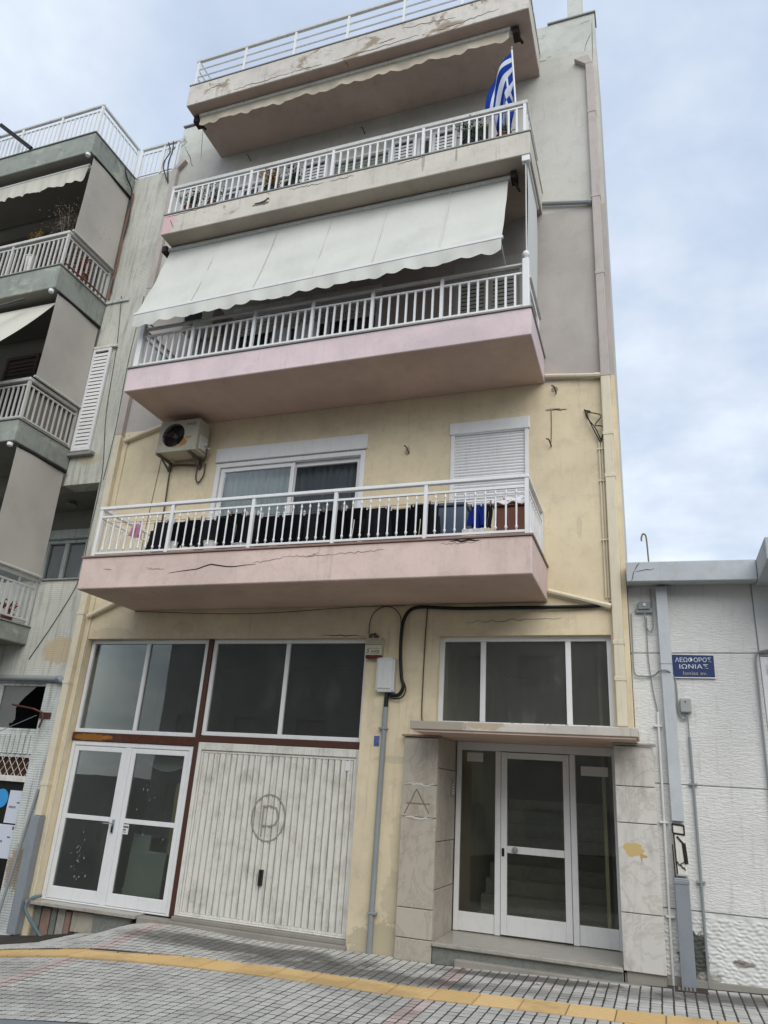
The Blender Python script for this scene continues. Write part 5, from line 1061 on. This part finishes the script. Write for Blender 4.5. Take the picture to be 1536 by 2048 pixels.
solo('roof_strut', MB().tube([(-11.9, -1.3, 12.95), (-11.75, -1.3, 13.5)], .03, 6), m_black, 'short black post behind the leftmost roof terrace railing', 'post')
t = thing('antenna', 'old television antenna on the roof between the two blocks', 'antenna', (-8.6, .8, 13))
part(t, 'mast', MB().tube([(-8.55, .8, 12.9), (-8.6, .8, 15.1)], .015, 6), m_greyp)
part(t, 'boom', MB().tube([(-9.35, .8, 14.45), (-8.45, .8, 15.35)], .012, 6), m_greyp)
for k in range(9):
    c_ = Vector((-9.3, .8, 14.5)).lerp(Vector((-8.75, .8, 15.05)), k/8); d_ = Vector((.09-.004*k, 0, -.09+.004*k)); part(t, 'director', MB().tube([c_-d_, c_+d_], .005, 4), m_greyp)
for k in range(4): part(t, 'reflector', MB().tube([(-8.75+.0, .8+.0, 15.0+k*.1), (-8.45, .8, 14.75+k*.13)], .008, 4), m_wire)
for dx_ in (0, .12): cable('black_cable', [(-8.5-dx_, -.03, 13.7), (-8.46-dx_*.5, -.04, 13.4), (-8.5-dx_, -.04, 13.1), (-8.42, -.03, 12.6)], .012, m_black, 'black cable draped over the roof railing beside the white wall' if dx_ == 0 else 'second black cable hanging left of the first on the roof railing')
# plants on the old block
plant('potted_plant', 'large dry twiggy plant on the upper balcony of the old block', -9.7, -.85, 9.9, .12, .4, .6, 1.15, m_twig, 1500, 21, stems=12, leaf=.022)
plant('potted_plant', 'small yellow and red plant rising over the upper balcony handrail', -10.2, -1.05, 9.9, .1, .4, .14, .6, m_leafy, 300, 22, stems=5, leaf=.03, potmat=m_dirtywhite)
plant('potted_plant', 'red and green plant behind the side bars of the upper balcony', -9.42, -.6, 9.9, .12, .2, .15, .34, m_red, 260, 23)
plant('potted_plant', 'small flowering plant at the end of the lowest balcony', -9.5, -.3, 3.72, .1, .12, .12, .22, m_red, 160, 24)
plant('potted_plant', 'green pot plant in the middle of the upper balcony front', -10.0, -.95, 9.9, .1, .12, .14, .25, m_leafg, 200, 25, potmat=m_dirtywhite)
solo('red_hose', MB().tube(smoothpts([(-9.25, -1.15, 9.93), (-9.22, -.8, 9.9), (-9.23, -.5, 9.93), (-9.22, -.1, 9.9)]), .016, 6), m_clay, 'red brown pipe along the foot of the upper balcony side railing', 'pipe', smooth=True)
# shop of the old block
q2('fascia_pipe_band', B(-16, -8.345, -.01, .3, 2.842, 2.918), m_b2p, .004)
solo('eave_pipe', MB().tube([(-12, -.05, 2.93), (-8.4, -.05, 2.9)], .045, 10), m_greyp, 'grey horizontal pipe above the broken shop window', 'pipe', smooth=True)
solo('pipe_elbow', MB().tube(smoothpts([(-8.45, -.06, 2.9), (-8.39, -.08, 2.9), (-8.35, -.06, 2.86)]), .05, 8), m_galv, 'metal pipe joint between the grey pipe and the cream downpipe', 'pipe joint', smooth=True)
w = q2('broken_shop_window', MB().frame(-9.62, -8.69, 2.13, 2.84, .04, .03, .1), m_b2p, .004, 'shop window with a large hole in the glass')
rr = random.Random(9); hole = [(-9.58, 2.17), (-9.3, 2.17), (-9.32, 2.25), (-9.27, 2.24), (-9.22, 2.3), (-9.24, 2.42), (-9.26, 2.46), (-9.2, 2.55), (-9.12, 2.64), (-9.02, 2.72), (-8.93, 2.8), (-9.58, 2.8)]
part(w, 'broken_pane', MB().prism(hole, .06, .066), glass('grey_dirty_glass', (.3, .33, .34, 1), .2, streaks=.1)); 
w2 = q2('shop_window', MB().frame(-12, -9.624, 2.13, 2.84, .05, .03, .1), m_b2p); gpane(w2, -11.95, -9.67, 2.18, 2.79, .06, m_glass_shop)
q2('shop_interior', B(-12, -8.7, 1.5, 1.6, -.9, 2.9), m_dark); q2('shop_ceiling', B(-12, -8.7, .3, 1.5, 2.85, 2.9), m_dark)
sp_ = q2('spandrel_panel', B(-12, -8.69, .02, .08, 1.76, 2.128), m_b2p, 0, 'pale panel with narrow vertical slots')
for k in range(34): part(sp_, 'slot_rib', B(-12+k*.098, -11.925+k*.098, -.003, .02, 1.81, 2.08), m_b2p, .003)
q2('frame_rail', B(-12, -8.69, .0, .08, 1.42, 1.5), m_dirtywhite, .004); q2('dark_fanlight', B(-12, -8.69, .06, .09, 1.5, 1.76), plain('dark_brown_board', srgb(66, 40, 26), .7))
lat = thing('metal_lattice', 'diamond metal lattice over the brown fanlight of the old shop', 'lattice', (-10, .0, 1.5))
for k in range(26):
    x = -12+k*.13; part(lat, 'bar', MB().tube([(x, .015, 1.5), (x+.2, .015, 1.76)], .005, 4), m_dirtywhite); part(lat, 'bar', MB().tube([(x+.2, .025, 1.5), (x, .025, 1.76)], .005, 4), m_dirtywhite)
q2('shop_pane', B(-12, -8.69, .05, .06, -.9, 1.42), glass('black_shop_glass', (.08, .09, .1, 1), .03)); 
pp = plain('white_poster_paper', (.62, .66, .74, 1), .8)
for x0, z0, x1, z1, lb in ((-8.97, .86, -8.7, 1.3, 'upper white notice taped to the dark shop glass'), (-9.08, .4, -8.74, .84, 'lower white notice taped to the dark shop glass')):
    t = thing('poster', lb, 'poster', (x0, .04, z0), 'notices on the old shop glass'); part(t, 'sheet', B(x0, x1, .04, .044, z0, z1), pp)
    pi_ = MB(); 
    for k in range(6): pi_.box(x0+.04+k*.022, x0+.05+k*.022, .037, .0395, z1-.24, z1-.21)
    pi_.box(x1-.1, x1-.05, .037, .0395, z1-.17, z1-.155); pi_.box(x1-.04, x1-.015, .037, .0395, z1-.06, z1-.02); part(t, 'print', pi_, m_ink)
solo('blue_sticker', MB().tube([(-9.12, .044, 1.18), (-9.12, .048, 1.18)], .13, 24), plain('bright_blue_print', srgb(60, 150, 215), .5), 'round bright blue sticker on the dark shop glass at the left edge', 'sticker')
t = thing('wall_bracket', 'rusty bracket with a stay wire on the pale ribbed pier', 'bracket', (-8.6, -.05, 2.35)); part(t, 'plate', B(-8.68, -8.47, -.03, -.016, 2.32, 2.41), m_brown)
part(t, 'arm', MB().tube([(-9.15, -.12, 2.5), (-8.75, -.1, 2.45), (-8.6, -.06, 2.4), (-8.55, -.08, 2.34), (-8.57, -.1, 2.18)], .016, 6), m_brown); part(t, 'wire', MB().tube([(-8.68, -.08, 2.36), (-9.2, -.2, 2.1), (-9.9, -.3, 1.9)], .005, 4), m_galv)
solo('leaning_pole', MB().tube([(-8.4, -.03, 1.34), (-8.52, -.15, -.35)], .02, 8), m_greyp, 'thin grey metal pole leaning on the pale ribbed pier', 'pole', smooth=True)
t = thing('bent_hoses', 'grey blue hoses curling out of the wall at the foot of the downpipe', 'hose', (-8.0, -.1, -.3))
for k in range(2): part(t, 'hose', MB().tube(smoothpts([(-7.98, .0, .02), (-8.08, -.08, -.02-.02*k), (-8.1, -.12, -.14), (-7.9, -.14, -.3-.02*k), (-7.68+.05*k, -.16, -.46)]), .018, 8), painted('grey_blue_hose', srgb(90, 112, 118), .5), smooth=True)
gt_ = thing('floor_grate', 'dark steel floor plates in the corner by the leaning pole', 'grate', (-8.4, -.6, -.5))
for k in range(3):
    x0 = -9.1+k*.62; 
    part(gt_, 'plate', MB().hexa([(x0, -.75, gz(x0, -.75)-.005), (x0+.6, -.75, gz(x0+.6, -.75)-.005), (x0, -.08, gz(x0, -.08)-.005), (x0+.6, -.08, gz(x0+.6, -.08)-.005), (x0, -.75, gz(x0, -.75)+.012), (x0+.6, -.75, gz(x0+.6, -.75)+.012), (x0, -.08, gz(x0, -.08)+.012), (x0+.6, -.08, gz(x0+.6, -.08)+.012)]), plain('dark_weathered_steel', (.045, .038, .032, 1), .7), .004)
# boards inside the shop
m_board = plain('grey_board', srgb(226, 230, 224), .8)
solo('leaning_board', MB().hexa([(-6.93, .3, -.04), (-6.62, .3, -.04), (-6.93, .33, -.04), (-6.62, .33, -.04), (-6.93, .36, .86), (-6.64, .36, .86), (-6.93, .39, .86), (-6.64, .39, .86)]), m_board, 'tall narrow grey board leaning inside the right shop door pane', 'board')
solo('leaning_board', MB().hexa([(-6.85, .25, -.04), (-6.3, .25, -.04), (-6.85, .28, -.04), (-6.3, .28, -.04), (-6.82, .28, .68), (-6.3, .28, .66), (-6.82, .31, .68), (-6.3, .31, .66)]), m_board, 'wide grey board leaning inside the right shop door pane', 'board')
solo('cardboard_sheet', B(-6.36, -6.2, .36, .38, .4, 1.55), plain('tan_cardboard', srgb(214, 190, 140), .8), 'tall strip of tan cardboard behind the right edge of the shop door', 'cardboard')
solo('hanging_paper', MB().sheet(lambda u, v: (-6.95+.78*u, .32+.03*math.sin(u*3), 1.88-(.06+.13*math.sin(PI*u))*v), 12, 3, (0, .003, 0)), plain('grey_paper_sheet', srgb(205, 210, 204), .8), 'sagging grey paper at the top of the right shop door pane', 'paper', smooth=True)

# ------------------------------------------------------------------ RIGHT LOW BUILDING
b3 = thing('low_white_building', 'low white building with rippled stucco and a street name plate', 'building', (2, .3, 0))
def q3(name, mb, mat, bevel=0, label=None, smooth=False): return part(b3, name, mb, mat, bevel, label, smooth)
WY = .1
for z0, z1 in ((.685, 1.895), (1.905, 3.325), (3.335, 4.14)):
    q3('stucco_panel', B(-.22, 1.13 if z0 > 3.3 else 1.138, WY, WY+.2, z0, z1), m_stucco, .008)
q3('stucco_panel', B(1.145, 8, WY, WY+.2, 3.335, 4.14), m_stucco, .008)
q3('stucco_panel', B(1.9, 8, WY, WY+.2, .685, 3.325), m_stucco, .008)
q3('backing_wall', B(-.19, 8, WY+.02, WY+.21, -.3, 4.14), m_fsoff) if False else q3('backing_wall', MB().box(-.2, 1.13, WY+.012, WY+.19, -.3, 4.13).box(1.9, 8, WY+.012, WY+.19, -.3, 4.13).box(1.13, 1.9, WY+.012, WY+.19, -.3, 1.3).box(1.13, 1.9, WY+.012, WY+.19, 3.3, 4.13).box(1.13, 1.9, WY+.3, WY+.4, -.3, 4.1), m_fsoff)
q3('stucco_panel', B(1.142, 1.899, WY, WY+.2, .685, 1.3), m_stucco, .004)
# rusticated base as real relief
def rus(u, v):
    x, z = -.19+4.2*u, .075+.605*v; x2 = x+.012*math.sin(z*38+x*9)+.01*math.sin(x*23); z2 = z+.008*math.sin(x*19+z*11)+.006*math.sin(x*47+2); a, b = x2/.075, z2/.037; row = math.floor(b); fx = (a+.5*(row % 2)) % 1; fz = b-row
    d = (math.sin(PI*fx)**.9*math.sin(PI*fz)**.8)*(.75+.35*math.sin(x*7.3+z*13)*math.sin(x*29-z*17)); d *= .75*(1-.6*(1-fz)); nz = math.sin(x*31+z*57)*math.sin(x*17-z*23)*.006
    return (x, WY-.006-.02*d*(1 if v < .93 else 0)-nz*.5, z)
q3('rusticated_base', MB().sheet(rus, 560, 90), m_stucco_lo, smooth=True)
q3('base_kerb', MB().hexa([(-.05, WY-.045, -.1), (8, WY-.045, .1), (-.05, WY+.02, -.1), (8, WY+.02, .1), (-.05, WY-.035, .07), (8, WY-.035, .16), (-.05, WY+.02, .07), (8, WY+.02, .16)]), m_concr, .006)
q3('fascia', MB().hexa([(-.215, -.19, 4.12), (1.18, -.19, 4.1), (-.215, WY+.2, 4.145), (1.18, WY+.2, 4.145), (-.215, -.19, 4.36), (1.18, -.19, 4.34), (-.215, WY+.2, 4.36), (1.18, WY+.2, 4.34)]), m_fascia, .01, 'white roof fascia with a crack at the left end')
f2 = q3('roof_canopy', B(1.184, 8, -.95, WY+.2, 4.1, 4.345), m_fascia, .012, 'deeper white roof canopy at the right edge')
part(f2, 'damaged_underside', B(1.3, 2.4, -.93, -.5, 4.09, 4.1), plaster('flaking_black_mould', srgb(60, 60, 54), .8, flake=srgb(170, 176, 172), flake_at=(.5, .55)))
q3('roof', B(-.19, 8, WY+.2, 6, 4.1, 4.3), m_concr)
for pts, w_ in ((jag(-.06, 4.35, -.12, 4.25, 5, .01, 1), .008), (jag(-.12, 4.25, -.16, 4.13, 5, .01, 2), .008), (jag(-.11, 4.24, .1, 4.27, 8, .01, 3), .006)): q3('crack', ribbon(pts, w_, -.19), m_crack)
w = q3('window', MB().frame(1.14, 1.9, 1.31, 3.29, .07, WY-.01, WY+.06), m_white, .006, 'window with a white frame at the right edge'); gpane(w, 1.21, 1.83, 1.38, 3.1, WY+.03, m_glass); part(w, 'roller_box', B(1.2, 1.84, WY-.04, WY+.0, 3.1, 3.22), m_white, .01)
cable('window_cable', [(2.0, WY-.03, 3.36), (1.4, WY-.03, 3.36), (1.18, WY-.03, 3.35), (1.1, WY-.03, 3.29), (1.09, WY-.03, 3.0), (1.08, WY-.03, 2.2), (1.07, WY-.03, 1.3), (1.07, WY-.03, .8)], .013, m_greyp, 'dark grey cable bending round the window at the right edge')
t = thing('wall_duct', 'wide white box duct broken open and patched above a galvanised lower section', 'downpipe', (.16, .03, 0))
part(t, 'duct_section', B(.1, .225, .0, WY-.001, 3.19, 4.1), m_fascia, .006); part(t, 'duct_section', B(.1, .225, .0, WY-.001, 1.53, 3.186), m_fascia, .006)
part(t, 'patched_section', MB().hexa([(.1, .0, 1.0), (.225, .0, 1.0), (.1, WY-.001, 1.0), (.225, WY-.001, 1.0), (.095, .0, 1.5), (.215, .0, 1.5), (.095, WY-.001, 1.5), (.215, WY-.001, 1.5)]), m_dirtywhite, .02, 'broken patched section with dark torn edges')
for pts, w_ in (([(.1, 1.5), (.218, 1.49)], .018), ([(.1, 1.41), (.218, 1.4)], .018), ([(.1, 1.5), (.1, 1.41)], .014), ([(.216, 1.49), (.216, 1.4)], .014), (jag(.11, 1.4, .12, 1.02, 8, .01, 4), .014), (jag(.2, 1.32, .215, 1.12, 8, .01, 5), .04), (jag(.125, 1.14, .2, 1.06, 6, .015, 91), .012), (jag(.14, 1.38, .2, 1.3, 6, .02, 92), .02), (jag(.15, 1.1, .215, 1.16, 5, .012, 93), .008), (jag(.09, 1.3, .105, .6, 12, .004, 8), .012)):
    part(t, 'tear', ribbon([(a, b) for a, b in pts], w_, -.002, taper=False), m_crack)
part(t, 'steel_shoe', B(.085, .225, -.03, WY-.001, -.02, .985), m_galv, .006, 'grey galvanised lower section'); part(t, 'steel_collar', B(.08, .23, -.036, WY-.001, .93, .965), m_galv, .003)
t = thing('thin_white_pipe', 'thin white pipe with clips beside the marble pillar', 'pipe', (.03, .05, 0)); part(t, 'pipe', MB().tube([(.035, WY-.03, 2.66), (.01, WY-.03, -.02)], .014, 8), m_white, smooth=True)
part(t, 'upper_cable', MB().tube(smoothpts([(-.02, WY-.02, 3.75), (-.03, WY-.02, 3.3), (.0, WY-.02, 2.9), (.035, WY-.02, 2.66)]), .006, 5), m_greyp)
for z in (.6, 1.5, 2.5): part(t, 'clip', B(-.02, .065, WY-.045, WY-.005, z, z+.02), m_white)
t = thing('thin_grey_pipe', 'thin grey conduit under the small meter box on the white wall', 'pipe', (.36, .06, 0)); part(t, 'pipe', MB().tube([(.345, WY-.03, 2.4), (.345, WY-.03, 1.2), (.34, WY-.03, .02)], .014, 8), m_greyp, smooth=True); part(t, 'upper_cable', MB().tube([(.345, WY-.03, 2.66), (.345, WY-.03, 2.4)], .007, 6), m_greyp)
for z in (.95, 1.9): part(t, 'clip', B(.3, .385, WY-.045, WY-.005, z, z+.018), m_greyp)
t = thing('small_meter_box', 'small grey meter box with a curling cable below the street name plate', 'box', (.34, .05, 2.66)); part(t, 'housing', B(.275, .39, .03, WY-.001, 2.66, 2.815), painted('mid_grey_plastic', srgb(164, 168, 168), .5, .2), .012); part(t, 'bolt', MB().tube([(.33, .025, 2.775), (.33, .03, 2.775)], .008, 6), m_ink)
part(t, 'feed_cable', MB().tube(smoothpts([(-.19, WY-.03, 3.8), (-.195, WY-.03, 3.4), (-.19, WY-.03, 3.1), (-.1, WY-.03, 3.06), (.02, WY-.03, 3.07), (.09, WY-.115, 3.11), (.17, WY-.115, 3.11), (.235, WY-.05, 3.04), (.25, WY-.03, 2.9), (.25, WY-.03, 2.7), (.28, WY-.03, 2.6), (.33, WY-.03, 2.6), (.33, WY-.03, 2.66)]), .009, 6), m_greyp, smooth=True)
t = thing('junction_box', 'small grey junction box with hanging cable loop under the white fascia', 'box', (-.03, .05, 3.8)); part(t, 'housing', MB().box(-.11, .03, .04, WY-.001, 3.84, 3.93).box(-.14, .05, .06, WY-.001, 3.8, 3.86), m_greyp, .01)
part(t, 'loop', MB().tube(smoothpts([(-.04, .06, 3.82), (-.03, .06, 3.65), (.01, .06, 3.57), (.05, .06, 3.65), (.05, .07, 3.9), (.04, .07, 4.1)]), .008, 5), m_greyp, smooth=True); part(t, 'screw', B(-.05, -.02, .03, .04, 3.88, 3.91), m_white)
sg = thing('street_name_plate', 'dark blue street name plate with white Greek lettering', 'street sign', (.44, .08, 3.05))
m_sign = painted('dark_blue_enamel', srgb(38, 58, 104), .45, .2, grime=(.02, .03, .06, 1))
part(sg, 'plate', MB().prism([(.235, 3.055), (.665, 3.055), (.668, 3.298), (.225, 3.31)], .075, .085), m_sign); part(sg, 'plate_edge', MB().prism([(.24, 3.045), (.672, 3.042), (.675, 3.3), (.665, 3.3), (.662, 3.054), (.24, 3.054)], .0755, .09), m_white)
m_let = plain('white_letter_paint', (.72, .76, .82, 1), .6); m_let2 = plain('faded_letter_paint', srgb(178, 172, 164), .6)
text(sg, 'lettering', 'ΛΕΩΦΟΡΟΣ', .068, (.45, .0725, 3.225), FACE, m_let, sx=.98); text(sg, 'lettering', 'ΙΩΝΙΑΣ', .066, (.45, .0725, 3.15), FACE, m_let, sx=1.4); text(sg, 'lettering', 'Ionias av.', .056, (.46, .0725, 3.08), FACE, m_let2, sx=1.25)
hk = cable('curved_roof_pipe', [(.05, .12, 4.3), (.045, .12, 4.5), (.04, .12, 4.7), (.03, .12, 4.79), (.0, .12, 4.81), (-.02, .12, 4.76), (-.02, .12, 4.72)], .011, plain('olive_brown_pipe', srgb(120, 112, 80), .6), 'hook shaped olive pipe standing on the low building roof', 'pipe')
dc = thing('drain_cover', 'dark perforated drain cover in the paving below the galvanised duct', 'drain cover', (.18, -.1, 0))
part(dc, 'plate', MB().hexa([(0.02, -.22, -.01), (.32, -.22, .0), (0.02, -.03, -.01), (.32, -.03, 0), (0.02, -.22, .012), (.32, -.22, .022), (0.02, -.03, .012), (.32, -.03, .022)]), plain('dark_rusted_iron', (.06, .045, .038, 1), .8), .003)
hb = MB()
for i in range(5):
    for j in range(3): hb.box(.05+i*.035, .07+i*.035, -.2+j*.055, -.165+j*.055, .0145+i*.001, .0155+i*.0015)
part(dc, 'slots', hb, plain('grey_grit', (.25, .24, .22, 1), 1))
# litter and leaves on the paving
rr = random.Random(12)
for i, lb in enumerate(('small brown leaf on the pink pavers by the entrance pillar', 'tiny pale scrap of paper on the damp pavers before the entrance')):
    x, y = ((-2.08, -.2), (-1.25, -.55))[i]; z = gz(x, y)+.006
    solo('leaf' if i == 0 else 'paper_scrap', MB().sheet(lambda u, v: (x+.05*(u-.5), y+.035*(v-.5), z+.006*math.sin(PI*u)), 3, 2, (0, 0, .001)), m_ledge if i == 0 else m_white, lb, 'leaf' if i == 0 else 'litter')

# ------------------------------------------------------------------ the other side of the street (seen mirrored in the glass)
m_opp = plaster('cream_house_render', srgb(222, 214, 196), .3); m_opp2 = plaster('grey_house_render', srgb(190, 188, 182), .3)
for nm, x0, x1, y0, h_, mt, lb, nf in (('opposite_house', -22, -9.5, -21, 9.6, m_opp2, 'low grey house across the street behind the viewer, left of the others', 2), ('opposite_house', -9.3, 3.5, -22, 11.5, m_opp, 'three storey cream house across the street behind the viewer', 3), ('opposite_house', 3.8, 16, -20.5, 9.2, m_opp2, 'low grey house across the street behind the viewer, right of the others', 2)):
    t = thing(nm, lb, 'house', ((x0+x1)/2, y0, -1), 'houses across the street')
    hs = []; wd = 1.5; k = int((x1-x0)/3.1)
    part(t, 'body', B(x0, x1, y0-8, y0-.3, -2, h_), mt)
    for f_ in range(nf):
        z0 = -1+f_*3.0 if f_ else -1
        part(t, 'wall', wall_with_holes(x0, x1, z0, min(h_, z0+3.0) if f_ < nf-1 else h_, [(x0+.9+i*3.1, x0+2.4+i*3.1, z0+1, z0+2.3) for i in range(k)], y0-.3, y0), mt)
        for i in range(k): part(t, 'window', B(x0+.9+i*3.1, x0+2.4+i*3.1, y0-.12, y0-.08, z0+1, z0+2.3), m_blind)
    part(t, 'roof_edge', B(x0-.15, x1+.15, y0-8, y0+.35, h_, h_+.25), m_fascia)

# things on the second floor balcony
for x, lb in ((-5.15, 'white cloth hung behind the second floor railing left of the middle'), (-4.72, 'white cloth hung behind the second floor railing just left of the fifth post')):
    garment(x, .3, 8.14, .55, -.7, 'shirt', m_whitecloth, lb, int(-x*10), 'cloth', None)
t = thing('air_conditioner', 'brownish shaded air conditioner half hidden behind the white awning', 'air conditioner', (-6.85, -.2, 8.7))
part(t, 'housing', B(-7.15, -6.55, -.36, -.06, 8.72, 9.15), m_ac, .015); part(t, 'fan', MB().tube([(-6.95, -.366, 8.93), (-6.95, -.355, 8.93)], .17, 20), m_dark); part(t, 'base_flange', B(-7.16, -6.54, -.37, -.05, 8.69, 8.719), m_ac)
part(t, 'drain_hose', MB().tube(smoothpts([(-6.95, -.08, 8.69), (-6.98, -.04, 8.4), (-6.97, -.03, 7.9), (-6.98, -.03, 7.48)]), .014, 6), m_wire, smooth=True)
